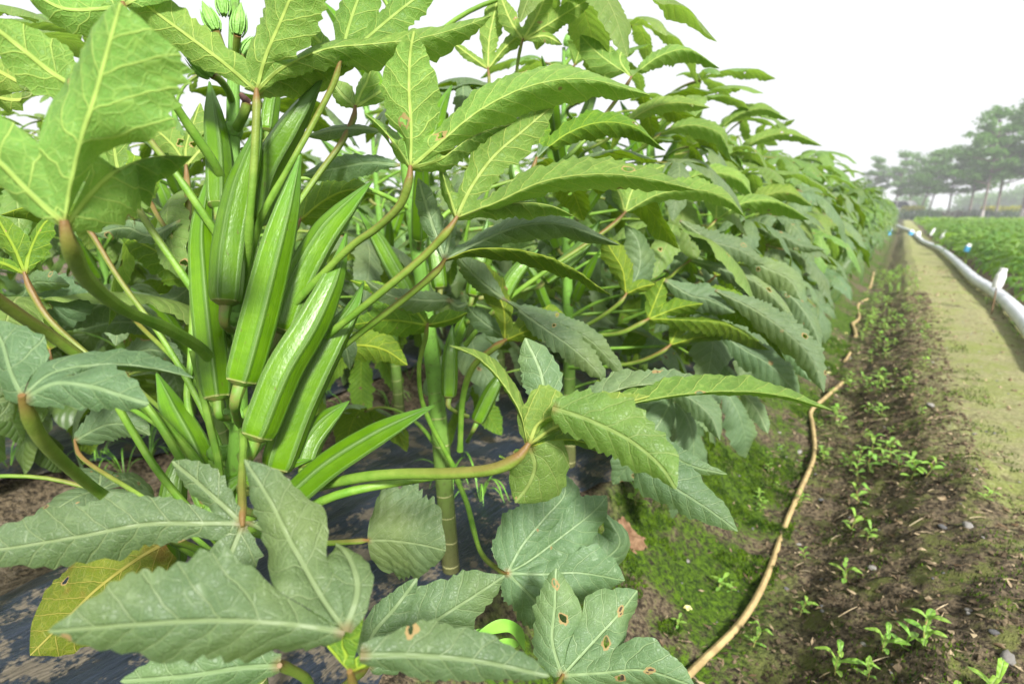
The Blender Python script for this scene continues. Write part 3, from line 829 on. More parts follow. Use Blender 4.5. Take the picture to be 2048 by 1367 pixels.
HL('U', 'mature', (1062, 892), .43, 40, [([(1110, 880), (1160, 882), (1210, 905)], .46, 12, 22, .022)], seed=16)
# L8 hanging blade behind it
HL('T', 'mature', (1190, 880), .50, 70, [
    ([(1270, 925), (1350, 975), (1420, 1020), (1476, 1062)], .47, 56, 52),
    ([(1300, 890), (1380, 930), (1455, 948)], .50, 30, 26)], seed=17, shape='broad')
# L9 bottom left
HL('T', 'mature', (485, 1047), .34, 110, [
    ([(470, 1085), (455, 1120), (435, 1165)], .33, 60, 56),
    ([(400, 1046), (290, 1048), (170, 1070), (40, 1092), (-90, 1110)], .31, 70, 66),
    ([(440, 1005), (390, 960), (343, 922)], .35, 40, 42)],
   pet=[(484, 1010, .35), (484, 950, .39), (487, 890, .44), (486, 870, .47), (486, 860, .52)], seed=18, pr=(.0036, .0030))
HL('T', 'mature', (490, 1045), .34, 60, [([(530, 1060), (575, 1095), (605, 1155)], .36, 26, 22)], seed=19)
# L10 large blurred blade at bottom
HL('T', 'mature', (690, 1262), .27, 150, [
    ([(560, 1245), (420, 1240), (270, 1248), (95, 1262)], .235, 122, 128),
    ([(640, 1190), (585, 1090), (540, 1000), (488, 918)], .31, 78, 70),
    ([(715, 1180), (700, 1120), (672, 1085)], .31, 28, 32)], seed=20, shape='broad')
HL('U', 'mature', (700, 1345), .29, 60, [
    ([(660, 1300), (630, 1262), (600, 1240)], .29, 14, 60, .03),
    ([(760, 1318), (830, 1330), (900, 1360)], .29, 36, 28)], pet=[(705, 1372, .30), (700, 1430, .34), (640, 1500, .45), (520, 1560, .56)], seed=21)
HL('T', 'mature', (720, 1310), .275, 60, [
    ([(830, 1310), (960, 1322), (1100, 1352)], .29, 52, 60)], seed=22, shape='broad')
HL('T', 'mature', (560, 1330), .33, 60, [([(480, 1335), (380, 1350), (240, 1362)], .31, 60, 60)], seed=23, shape='broad', pet=[(565, 1330, .34), (620, 1380, .42), (560, 1480, .55)])
# L11 left edge
HL('T', 'mature', (45, 795), .31, 90, [
    ([(20, 740), (5, 690), (-20, 640)], .33, 60, 70),
    ([(110, 745), (210, 728), (300, 735), (388, 756)], .36, 34, 20, .02),
    ([(110, 765), (180, 772), (240, 790), (298, 808)], .31, 52, 60)],
   pet=[(52, 815, .315), (85, 880, .34), (150, 945, .40), (215, 995, .46), (330, 1070, .52), (430, 1130, .56)], seed=24, shape='broad', pr=(.0050, .0044))
HL('T', 'mature', (30, 790), .33, 60, [([(0, 800), (-60, 810)], .31, 50, 50), ([(60, 820), (78, 850)], .34, 30, 30)], seed=25, shape='broad')
# L12 yellowing blade
HL('U', 'yellow', (330, 1085), .50, 60, [
    ([(270, 1120), (190, 1180), (120, 1250), (60, 1310)], .47, 118, 112)],
   pet=[(345, 1080, .51), (400, 1100, .54), (445, 1130, .565)], seed=26, shape='round', wave=.10, tooth=.10)
# L15 / L16 lower middle
HL('T', 'mature', (735, 1330), .40, 90, [
    ([(745, 1270), (790, 1215), (835, 1155)], .41, 34, 36),
    ([(810, 1285), (880, 1235), (950, 1190), (1010, 1150)], .42, 72, 72),
    ], pet=[(720, 1345, .41), (650, 1400, .47), (520, 1480, .56)], seed=28, shape='broad')
HL('T', 'mature', (860, 1340), .42, 60, [([(900, 1320), (950, 1315), (1000, 1340)], .42, 50, 50)], seed=29, shape='broad')
HL('T', 'mature', (735, 1080), .66, 30, [
    ([(780, 1080), (840, 1088), (892, 1100)], .65, 112, 108)],
   pet=[(700, 1083, .65), (640, 1085, .62), (560, 1075, .58), (480, 1060, .56)], seed=30, shape='round', wave=.09)
# top left extras
HL('U', 'young', (190, 195), .36, 60, [([(110, 150), (40, 95), (-30, 40)], .33, 60, 60)], seed=31)
HL('U', 'young', (70, 175), .42, 60, [([(30, 160), (-10, 140), (-60, 130)], .42, 34, 34), ([(60, 195), (30, 200), (-5, 195)], .42, 24, 24)], seed=32)
HL('U', 'young', (247, 10), .42, 80, [
    ([(190, 18), (120, 15), (40, -30)], .40, 34, 44), ([(240, -40), (230, -120)], .42, 40, 40), ([(300, -20), (360, -70)], .42, 30, 30)],
   pet=[(254, 40, .42), (300, 130, .43), (370, 240, .46), (430, 330, .49), (462, 400, .525)], seed=33)
HL('U', 'young', (240, 360), .50, 70, [([(200, 330), (150, 320), (90, 330)], .50, 40, 40), ([(230, 310), (225, 260), (240, 215)], .50, 30, 30)],
   pet=[(262, 395, .50), (310, 470, .50), (390, 585, .51), (440, 660, .525), (462, 690, .535)], seed=34, pr=(.0042, .0036))
HL('U', 'young', (268, 228), .50, 60, [([(240, 190), (190, 165), (130, 160)], .50, 26, 26), ([(262, 180), (250, 130)], .5, 20, 20)],
   pet=[(300, 280, .50), (350, 345, .50), (405, 425, .51), (455, 500, .53)], seed=35, pr=(.0042, .0033))
HL('U', 'mature', (165, 445), .56, 60, [([(110, 420), (50, 415), (0, 430)], .56, 24, 30, .03), ([(170, 410), (190, 380)], .56, 20, 20)],
   pet=[(185, 470, .56), (240, 560, .56), (320, 670, .56), (380, 770, .56), (430, 870, .555), (455, 930, .55)], seed=36, pr=(.0036, .0030))
HL('U', 'mature', (50, 548), .52, 60, [
    ([(15, 530), (-30, 515)], .52, 12, 12), ([(30, 500), (5, 455), (-10, 430)], .52, 30, 30), ([(60, 500), (85, 450), (110, 430)], .53, 30, 34)],
   pet=[(62, 580, .52), (100, 640, .52), (170, 705, .53), (280, 800, .54), (430, 980, .56)], seed=37, pr=(.0036, .0032))
g = Geo(); tube(g, [P(455, 1000, .555), P(330, 850, .52), P(150, 705, .45), (P(40, 630, .40)), P(-60, 560, .36)], [.005, .0045, .0042, .0042, .0044], n=10)
link('petiole', g.mesh('petiole', M['petiole']), main)
g = Geo(); tube(g, [P(450, 1100, .56), P(330, 960, .53), P(270, 870, .52), P(205, 760, .50)], [.004, .0035, .0033, .003], n=10, u1=.5); link('petiole', g.mesh('petiole', M['petiole']), main)
g = Geo(); tube(g, [P(455, 1090, .56), P(380, 950, .52), P(300, 820, .50), P(240, 760, .50)], [.004, .0037, .0035, .003], n=10, u1=.5); link('petiole', g.mesh('petiole', M['petiole']), main)
g = Geo(); tube(g, [P(440, 1120, .56), P(440, 950, .52), P(420, 850, .51), P(385, 700, .50)], [.004, .0037, .0035, .003], n=10, u1=.5); link('petiole', g.mesh('petiole', M['petiole']), main)
g = Geo(); tube(g, [P(450, 1080, .56), P(600, 1020, .50), P(700, 982, .48), P(870, 952, .50)], [.0045, .004, .0038, .0034], n=10, u1=.5); link('petiole', g.mesh('petiole', M['petiole']), main)
# brown upright stalk behind with its small blade
HL('U', 'young', (372, 332), .66, 60, [
    ([(345, 290), (300, 250), (255, 218)], .68, 34, 34), ([(372, 290), (385, 250), (400, 205)], .68, 22, 26), ([(400, 300), (420, 280), (440, 255)], .68, 16, 16)],
   pet=[(374, 360, .66), (380, 470, .64), (386, 600, .62), (382, 720, .60), (378, 820, .59), (440, 1000, .56)], seed=38, pr=(.0044, .0042))
HL('T', 'young', (368, 325), .67, 30, [([(352, 285), (345, 250), (330, 232)], .68, 18, 18)], seed=39)
HL('T', 'young', (710, 215), .56, 30, [([(690, 195), (675, 178), (662, 158)], .56, 20, 26)], seed=40)
HL('U', 'young', (710, 215), .56, 30, [([(722, 185), (735, 160), (742, 128)], .56, 22, 26), ([(750, 190), (790, 160)], .56, 15, 15)],
   pet=[(706, 240, .56), (680, 290, .555), (640, 345, .55), (605, 395, .545), (520, 520, .54), (480, 590, .53)], seed=41, pr=(.004, .0034))
HL('U', 'young', (680, 123), .47, 60, [
    ([(640, 85), (600, 40)], .47, 20, 20), ([(695, 60), (715, 0), (740, -60)], .47, 48, 48), ([(740, 70), (800, 20), (880, -40)], .47, 36, 36)],
   pet=[(668, 165, .475), (630, 240, .48), (580, 330, .48), (530, 420, .49), (515, 460, .50), (490, 560, .53)], seed=42, pr=(.0036, .0028))
HL('T', 'mature', (770, 262), .55, 40, [([(720, 255), (670, 258), (610, 272)], .56, 20, 14)], seed=43)
HL('T', 'mature', (800, 330), .58, 40, [([(740, 325), (680, 335), (605, 350)], .59, 26, 28)], seed=44)
HL('U', 'mature', (385, 565), .66, 40, [([(340, 520), (290, 490), (235, 465)], .66, 52, 36)], seed=45, shape='broad')
HL('T', 'mature', (392, 560), .72, 40, [([(360, 590), (330, 600), (305, 592)], .72, 46, 40)], seed=46, shape='broad')
HL('T', 'mature', (30, 620), .66, 40, [([(90, 600), (140, 600), (182, 585)], .66, 62, 60), ([(60, 570), (100, 565), (140, 570)], .6, 24, 20)], seed=47, shape='broad')
HL('T', 'mature', (320, 660), .78, 40, [([(270, 645), (220, 645), (160, 660)], .78, 26, 26)], seed=48, shape='broad')
HL('T', 'mature', (360, 440), .62, 40, [([(300, 470), (250, 455), (180, 470)], .62, 24, 20)], seed=49)
for (J, d_, sd, pts, wa, wb) in [
    ((150, 880), .70, 'T', [(210, 850), (260, 850), (300, 870)], 40, 36), ((100, 700), .75, 'U', [(60, 650), (20, 640), (-30, 650)], 40, 40),
    ((240, 720), .74, 'T', [(290, 700), (330, 705), (365, 730)], 30, 26), ((670, 700), .72, 'U', [(720, 690), (770, 700), (815, 730)], 34, 34),
    ((600, 440), .64, 'U', [(650, 400), (700, 380), (750, 390)], 44, 30), ((620, 620), .66, 'T', [(660, 660), (690, 690), (700, 740)], 26, 26),
    ((300, 400), .64, 'U', [(270, 350), (240, 320), (200, 310)], 34, 34), ((250, 600), .70, 'T', [(200, 610), (160, 630), (120, 660)], 34, 30)]:
    HL(sd, 'mature', J, d_, 30, [(pts, d_, wa, wb)], pet=[(J[0] + (20 if J[0] < 400 else -20), J[1] + 40, d_ * .98), ((J[0] + 470) / 2, J[1] + 130, .62), (468, min(1150, J[1] + 260), .55)], seed=int(J[0]), shape='broad', pr=(.0032, .003))
settle(main)

# ------------------------------------------------------------------ second and third plants
EXTRA = {}
def attach(plant): return lambda *a, **k: hero_leaf(plant, *a, **k)
def new_kids(plant, before):
    for ch in plant.children:
        if ch not in before: ch.location = tuple(Vector(ch.location) - Vector(plant.location))
p2 = G(905, 1150, .045)
def keep2(z, az): return math.cos(az - math.atan2(-p2[1], -p2[0])) < .35 and (z > .55 or z < .25)
plant2 = okra_near(p2[0], p2[1], gz(*p2[:2]), 21, 'second okra plant of the front row, bare ringed lower stem right of the long pods', 'okra plants of the front row', keep=keep2, pods=5, n=17)
bef = set(plant2.children)
H2 = attach(plant2)
H2('U', 'mature', (1010, 680), .72, 60, [
    ([(1005, 610), (965, 545), (918, 512)], .72, 30, 26), ([(1060, 660), (1110, 650), (1150, 665)], .74, 44, 30)],
   pet=[(985, 698, .73), (945, 735, .76), (925, 800, .82), (920, 900, .88)], seed=60, pr=(.005, .005))
H2('T', 'mature', (1010, 600), .70, 50, [([(960, 560), (935, 535), (912, 510)], .69, 22, 30), ([(1080, 650), (1150, 700), (1200, 750), (1190, 770)], .70, 34, 30), ([(1100, 640), (1180, 680), (1255, 758)], .72, 26, 22)], seed=61)
H2('T', 'mature', (1012, 675), .75, 40, [([(975, 650), (950, 630), (935, 612)], .75, 24, 24)], seed=62)
H2('T', 'mature', (1015, 1145), .62, 120, [
    ([(1045, 1090), (1090, 1035), (1130, 985), (1115, 935)], .66, 62, 60),
    ([(1060, 1120), (1140, 1060), (1190, 1020), (1215, 990)], .66, 66, 66),
    ([(1080, 1148), (1160, 1145), (1250, 1160)], .62, 84, 80),
    ([(1060, 1190), (1110, 1250), (1150, 1300)], .60, 60, 60)],
   pet=[(1000, 1140, .64), (960, 1100, .72), (935, 1010, .82), (915, 960, .88)], seed=63, shape='round')
H2('T', 'mature', (1125, 1350), .50, 110, [
    ([(1105, 1280), (1110, 1210), (1112, 1135)], .53, 46, 50),
    ([(1180, 1290), (1235, 1230), (1275, 1180)], .53, 80, 70),
    ([(1200, 1345), (1290, 1340), (1390, 1372)], .48, 66, 60)],
   pet=[(1100, 1380, .52), (1020, 1400, .66), (930, 1300, .85)], seed=64, shape='round')
H2('T', 'mature', (1150, 1180), .68, 60, [([(1210, 1120), (1240, 1080), (1205, 1020)], .70, 60, 50)], seed=65, shape='broad')
H2('U', 'mature', (855, 650), .74, 50, [([(900, 640), (935, 625)], .74, 24, 10), ([(780, 640), (700, 650)], .76, 34, 40), ([(820, 610), (760, 580), (700, 560)], .76, 20, 20)],
   pet=[(850, 680, .75), (838, 740, .78), (850, 820, .84), (905, 930, .90)], seed=66, shape='broad')
H2('T', 'mature', (900, 600), .70, 50, [([(850, 600), (780, 590), (730, 560)], .70, 26, 22), ([(915, 612), (935, 606)], .7, 12, 12)], seed=67, shape='broad')
H2('U', 'young', (1250, 425), .86, 70, [
    ([(1240, 390), (1225, 365)], .87, 16, 14), ([(1265, 380), (1290, 350), (1330, 330)], .88, 30, 30), ([(1320, 388), (1400, 380), (1460, 402), (1492, 436)], .88, 34, 14, .03)],
   pet=[(1225, 450, .86), (1170, 490, .86), (1080, 550, .86), (990, 620, .88), (930, 690, .90)], seed=68, pr=(.0045, .004))
H2('T', 'mature', (1245, 425), .87, 30, [([(1232, 395), (1218, 360)], .87, 18, 12)], seed=69)
H2('U', 'mature', (1072, 318), .70, 60, [([(1130, 270), (1200, 245), (1270, 255), (1332, 302)], .72, 38, 22, .028), ([(1080, 270), (1090, 230)], .72, 24, 24)], seed=70,
   pet=[(1065, 340, .70), (1040, 400, .74), (980, 520, .84), (935, 640, .90)])
H2('U', 'young', (1262, 155), .90, 40, [([(1320, 112), (1380, 100), (1440, 137)], .92, 26, 16, .03), ([(1200, 110), (1160, 70)], .9, 28, 30), ([(1240, 120), (1250, 90)], .9, 22, 22)],
   pet=[(1240, 190, .9), (1150, 300, .9), (1000, 420, .9)], seed=71)
H2('U', 'young', (976, 138), .80, 40, [
    ([(945, 115), (905, 85)], .80, 10, 12), ([(978, 80), (990, 20), (1000, -30)], .80, 24, 24), ([(1015, 90), (1060, 60), (1110, 55)], .80, 18, 12)],
   pet=[(978, 170, .80), (970, 260, .82), (950, 380, .86), (930, 480, .90)], seed=72, pr=(.003, .0026))
H2('U', 'young', (1046, 80), .78, 40, [
    ([(1020, 40), (1000, -10)], .78, 20, 20), ([(1075, 30), (1100, -30)], .78, 24, 24), ([(1110, 40), (1190, -10)], .78, 24, 16), ([(1090, 72), (1125, 90)], .78, 12, 12)],
   pet=[(1038, 110, .79), (1020, 220, .82), (970, 400, .88)], seed=73, pr=(.003, .0026))
for (pp, d_, hw) in [([(898, 792), (900, 720), (905, 650)], .84, 17), ([(955, 842), (985, 780), (1012, 735)], .84, 16), ([(945, 590), (960, 520), (975, 440)], .86, 17), ([(1000, 605), (1030, 550), (1075, 500)], .86, 17), ([(880, 575), (870, 500), (862, 430)], .88, 17), ([(1090, 560), (1160, 500), (1200, 440)], .9, 17), ([(1060, 420), (1030, 340), (1040, 300)], .9, 16)]:
    make_pod(plant2, PP(pp, d_), hw * d_ / FP, .5, P(935, pp[0][1] + 40, .90))
new_kids(plant2, bef)

p3 = G(1140, 940, .045)
def keep3(z, az): return math.cos(az - math.atan2(-p3[1], -p3[0])) < .75
plant3 = okra_near(p3[0], p3[1], gz(*p3[:2]), 33, 'third okra plant of the front row, its stem standing by the frayed film edge', 'okra plants of the front row', keep=keep3, pods=8, n=23, h=.95)
bef = set(plant3.children); H3 = attach(plant3)
H3('U', 'mature', (1296, 638), .95, 60, [
    ([(1315, 590), (1330, 555)], .96, 20, 24), ([(1370, 612), (1450, 610), (1530, 650), (1572, 722)], .93, 44, 26, .045), ([(1380, 640), (1460, 650), (1540, 700)], .95, 10, 30, .04)],
   pet=[(1275, 650, .95), (1230, 668, .97), (1150, 672, 1.05), (1120, 680, 1.15)], seed=80, pr=(.005, .0045))
H3('T', 'mature', (1430, 580), .92, 50, [([(1510, 620), (1580, 670), (1625, 720), (1648, 785)], .88, 40, 26)], seed=81)
H3('U', 'mature', (1340, 690), 1.0, 60, [([(1360, 650), (1380, 620)], 1.0, 18, 18), ([(1410, 672), (1480, 670), (1530, 690)], 1.0, 22, 14, .035)],
   pet=[(1320, 705, 1.0), (1270, 725, 1.03), (1190, 735, 1.1), (1140, 735, 1.18)], seed=82, pr=(.0045, .0042))
H3('T', 'mature', (1440, 665), .98, 50, [([(1490, 700), (1540, 730), (1600, 790)], .95, 40, 36)], seed=83)
H3('T', 'mature', (1330, 560), .95, 50, [([(1380, 590), (1420, 600), (1470, 625)], .93, 34, 26)], seed=84)
H3('U', 'mature', (1252, 588), .90, 50, [([(1245, 540), (1225, 505), (1205, 470)], .90, 22, 30), ([(1280, 575), (1310, 568)], .9, 16, 10)],
   pet=[(1240, 605, .90), (1200, 635, .93), (1150, 665, 1.0), (1125, 690, 1.15)], seed=85, pr=(.004, .0038))
H3('T', 'mature', (1260, 585), .92, 50, [([(1280, 530), (1275, 480), (1250, 450)], .93, 42, 38)], seed=86, shape='broad')
H3('T', 'mature', (1360, 440), 1.05, 50, [([(1420, 480), (1480, 500), (1530, 530)], 1.05, 30, 26)], seed=87)
H3('U', 'mature', (1430, 552), 1.10, 50, [([(1430, 510), (1420, 480)], 1.1, 16, 16), ([(1490, 535), (1550, 540), (1590, 565)], 1.1, 34, 20, .045)],
   pet=[(1410, 570, 1.1), (1350, 600, 1.15), (1250, 640, 1.25)], seed=88)
H3('T', 'mature', (1480, 510), 1.08, 50, [([(1530, 535), (1580, 560), (1602, 600)], 1.05, 30, 26)], seed=89)
H3('T', 'mature', (1350, 740), 1.05, 50, [([(1390, 780), (1420, 820), (1432, 862)], 1.02, 26, 26)], seed=90)
H3('T', 'mature', (1470, 770), 1.05, 40, [([(1500, 800), (1520, 830), (1536, 866)], 1.03, 20, 18)], seed=91)
H3('U', 'young', (1432, 440), 1.15, 50, [([(1435, 400), (1445, 360)], 1.15, 24, 24), ([(1490, 405), (1560, 405), (1620, 440)], 1.15, 26, 18, .05)],
   pet=[(1415, 458, 1.15), (1370, 490, 1.2), (1300, 560, 1.3)], seed=92)
def P3C(py):      # a point on the third plant's stem level with a pixel row
    best = None
    for z in np.linspace(.1, .9, 30):
        q = CAMR.T @ (np.array([p3[0], p3[1], z]) - CPOS); y_ = 683.5 - q[1] / -q[2] * FP; x_ = 1024 + q[0] / -q[2] * FP
        if best is None or abs(y_ - py - 60) < best[0]: best = (abs(y_ - py - 60), (x_, y_, -q[2]))
    return best[1]
for (J, d_, sd, mt, pts, wa, wb) in [
    ((1320, 268), 1.10, 'U', 'young', [(1380, 250), (1440, 268), (1464, 322)], 28, 16), ((1235, 262), 1.05, 'U', 'young', [(1290, 222), (1350, 205), (1420, 215)], 24, 12),
    ((1435, 262), 1.5, 'U', 'young', [(1480, 228), (1530, 218), (1578, 240)], 18, 8), ((1455, 318), 1.6, 'U', 'young', [(1520, 278), (1580, 268), (1645, 292)], 18, 8),
    ((1480, 425), 1.5, 'U', 'young', [(1530, 392), (1580, 385), (1625, 412)], 24, 14), ((1350, 365), 1.25, 'U', 'young', [(1420, 345), (1480, 360), (1510, 400)], 26, 14),
    ((1150, 130), 1.0, 'U', 'young', [(1160, 90), (1155, 60)], 24, 24), ((1205, 175), 1.0, 'U', 'young', [(1215, 130), (1222, 92)], 22, 22),
    ((1540, 560), 1.25, 'T', 'mature', [(1590, 600), (1625, 650), (1642, 700)], 24, 22), ((1500, 455), 1.5, 'T', 'mature', [(1560, 470), (1600, 490), (1650, 500)], 14, 12),
    ((1380, 520), 1.1, 'T', 'mature', [(1450, 540), (1520, 570), (1590, 640)], 30, 22), ((1520, 640), 1.2, 'T', 'mature', [(1560, 680), (1600, 730), (1622, 762)], 20, 18),
    ((1300, 760), 1.0, 'T', 'mature', [(1370, 790), (1420, 830), (1440, 880)], 30, 26)]:
    cx_ = P3C(J[1])
    H3(sd, mt, J, d_, 40, [(pts, d_ * .97, wa, wb, max(wa, wb) * d_ / FP * 1.25)], pet=[(J[0] - 22, J[1] + 18, d_ * 1.01), (J[0] - 70, J[1] + 45, d_ * 1.04), cx_], seed=int(J[0]), pr=(.0038, .0034))
new_kids(plant3, bef)

# ------------------------------------------------------------------ the rows
def inview(x, y, marg=.45, zc=.6):
    d = np.array([x, y, zc]) - CPOS; c = CAMR.T @ d
    if c[2] > -.15: return math.hypot(x, y) < 1.0 and False
    px = c[0] / -c[2]; lim = 0.9 + marg / -c[2]
    return abs(px) < lim
rg = np.random.RandomState(5)
cnt = 0
row1_x = p2[0]
words = ['fourth', 'fifth', 'sixth', 'seventh', 'eighth', 'ninth', 'tenth']
y = p3[1] + .46; k = 0
while y < 48:
    x = row1_x + (rg.rand() - .5) * .08
    if k < 5:
        def kp(z, az, x=x): return not (math.cos(az) > .5 and z < .22)
        okra_near(x, y, gz(x, y), 300 + k, words[k] + ' okra plant of the front row counted from the camera, leaves hanging over the ditch', 'okra plants of the front row', keep=kp, n=26, pods=11, h=.89 - .012 * k)
    elif k < 7:
        okra_far(x, y, gz(x, y), rg, words[k] + ' okra plant of the front row counted from the camera', 'okra plants of the front row')
    else:
        okra_far(x, y, gz(x, y) , rg, 'blurred okra plant in the far part of the front row beside the path', 'distant okra plants of the front row', simple=k > 16)
    y += .46 if k < 40 else .6; k += 1; cnt += 1
for ri, (rx, ymax) in enumerate([(-1.07, 20), (-1.80, 9), (-2.30, 7), (-3.1, 8), (-3.8, 8), (-4.6, 8)]):
    y = -.35 if ri == 0 else -1.2
    j = 0
    while y < ymax:
        x = rx + (rg.rand() - .5) * .1
        if inview(x, y):
            if ri == 0 and y < 1.9:
                az0 = math.atan2(-y, -x)
                okra_near(x, y, gz(x, y), 500 + j, ['okra plant close behind the main pods, in the second row', 'second row okra plant seen between the two nearest stems', 'second row okra plant behind the second stem of the front row', 'second row okra plant glimpsed behind the third front stem', 'second row okra plant deep in shade past the third stem', 'second row okra plant mostly covered by the fourth front plant', 'last second row okra plant with readable leaves'][min(6, j)],
                          'okra plants of the second row', n=20, pods=4, h=.86, keep=lambda z, az, a0=az0, yy=y: math.cos(az - a0) < .8 and (z > .26 or yy > 1.2))
            else:
                okra_far(x, y, gz(x, y), rg, ['second row okra plant, merging into the foliage right behind the front row', 'okra plant in the row just beyond the bare furrow on the left', 'okra plant in the inner row of the second bed', 'okra plant in the nearer row of the third bed, glimpsed through gaps', 'okra plant in the farther row of the third bed, glimpsed through gaps', 'okra plant in the rearmost row on the left'][ri], ['second row, merged part', 'furrow side row', 'inner row of the second bed', 'nearer row of the third bed', 'farther row of the third bed', 'rearmost row'][ri], simple=ri > 2).scale.z = .82 + .1 * rg.rand()
            j += 1; cnt += 1
        y += .47

# low crop on the right of the path
BOT = [G(2000, 534, .30), G(1935, 487, .30), G(1884, 461, .34), G(1863, 456, .34)]
lowp = []
for i in range(5):
    r2 = np.random.RandomState(70 + i); fol = Geo(); stg = Geo()
    h = .26
    tube(stg, [(0, 0, -.03), (0, 0, h)], [.008, .005], n=6)
    az = 0
    for q in range(15):
        t = q / 15; az += 2.4 + (r2.rand() - .5) * .6
        kd = 'low' if q % 3 else 'mid'
        pg, lg, mi = LEAVES_FAR[kd][r2.randint(len(LEAVES_FAR[kd]))]
        Mx = np.array(Matrix.Translation((0, 0, h * (.1 + .9 * t))) @ Matrix.Rotation(az, 4, 'Z') @ Matrix.Rotation(-.35 - .5 * t, 4, 'Y') @ Matrix.Scale(.62 - .15 * t, 4))
        fol.merge(lg, Mx, 0); fol.merge(pg, Mx, 1)
    lowp.append((fol.mesh('foliage', [M['crop'], M['petiole']]), stg.mesh('stem', M['stem'])))
cells = []
for xx in np.arange(.96, 9, .36):
    for yy in np.arange(1.7, 26, .36):
        x = xx + (rg.rand() - .5) * .12; y = yy + (rg.rand() - .5) * .12
        if any(math.hypot(x - q_[0], y - q_[1]) < .34 or abs(x * q_[1] / y - q_[0]) < .10 and y < q_[1] and y > q_[1] - .8 for q_ in BOT): continue
        if inview(x, y, .3, .3): cells.append((math.hypot(x, y), x, y))
cells.sort()
for q, (dd, x, y) in enumerate(cells[:290]):
    f, s = lowp[rg.randint(5)]
    t = thing('young_crop_plant', (x, y, gz(x, y)), 'low leafy green crop plant in the field right of the white hose', 'crop plant', 'low crop plants in the field right of the path', rz=rg.rand() * 6.28, sc=.85 + .35 * rg.rand())
    link('foliage', f, t)
    if q < 60: link('stem', s, t)
fg = Geo(); r2 = np.random.RandomState(3)
rest = cells[290:]
for xx in np.arange(1.1, 46, .75):
    for yy in np.arange(9, 50, .75):
        if inview(xx, yy, .3, .3): rest.append((math.hypot(xx, yy), xx + (r2.rand() - .5) * .4, yy + (r2.rand() - .5) * .4))
n = 0
qv = []
for (dd, x, y) in rest:
    m_ = 26 if dd < 20 else 12
    s = .07 if dd < 20 else .12
    c = np.array([x, y, .04]) + (r2.rand(m_, 3) - [.5, .5, 0]) * [.7, .7, .34]
    a = unit(r2.randn(m_, 3) * [1, 1, .25]); bb = unit(np.cross(a, r2.randn(m_, 3) * [.3, .3, 1]))
    L_ = (s * (.7 + .8 * r2.rand(m_)))[:, None]
    qv.append(np.stack([c - a * L_, c - bb * L_ * .45, c + a * L_, c + bb * L_ * .45], 1))
qv = np.vstack(qv); nq = len(qv)
fg.add(qv.reshape(-1, 3), np.arange(nq * 4).reshape(-1, 4), np.tile([[.06, .01]], (nq * 4, 1)))
tag(link('crop_field', fg.mesh('crop_field', M['crop'])), 'far green mass of low crop reaching to the hedge', 'crop', kind='stuff')

# ------------------------------------------------------------------ ditch things
M['stick'] = plain('bare_stick', (.44, .33, .15), .65, (.30, .22, .10), 40, bump=.002, bscale=150)
pix = [(1340, 1385), (1400, 1325), (1480, 1245), (1530, 1160), (1570, 1050), (1600, 980), (1628, 910), (1625, 850), (1622, 822), (1650, 795), (1685, 765)]
def ditch_hit(px, py):
    p = G(px, py, -.15)
    for _ in range(6): p = G(px, py, gz(p[0], p[1]) + .008)
    return p
g = Geo(); tube(g, [ditch_hit(*q) for q in pix], [.0075, .0075, .0072, .008, .0075, .0085, .009, .009], n=10, seg=70)
tag(link('long_stick', g.mesh('long_stick', M['stick'])), 'long bent tan stick lying along the ditch bottom', 'stick')
g = Geo(); tube(g, [ditch_hit(*q) for q in [(1690, 722), (1700, 705)]], [.008, .009], n=8)
tag(link('broken_stick', g.mesh('broken_stick', M['stick'])), 'short broken piece of tan stick just past the long stick', 'stick', 'broken stick pieces')
g = Geo(); tube(g, [ditch_hit(*q) for q in [(1712, 672), (1708, 655), (1704, 648), (1718, 636), (1716, 610), (1735, 598)]], [.012, .013, .013, .012], n=8)
tag(link('broken_stick', g.mesh('broken_stick', M['stick'])), 'crooked zigzag piece of stick in the ditch among shaded weeds', 'stick', 'broken stick pieces')
g = Geo(); tube(g, [ditch_hit(*q) for q in [(1740, 575), (1745, 555), (1747, 545)]], [.016, .016], n=8)
tag(link('broken_stick', g.mesh('broken_stick', M['stick'])), 'farthest bit of tan stick under the overhanging leaves', 'stick', 'broken stick pieces')

def ground_hit(px, py):
    p = G(px, py, 0)
    for _ in range(8): p = G(px, py, gz(p[0], p[1]))
    return p
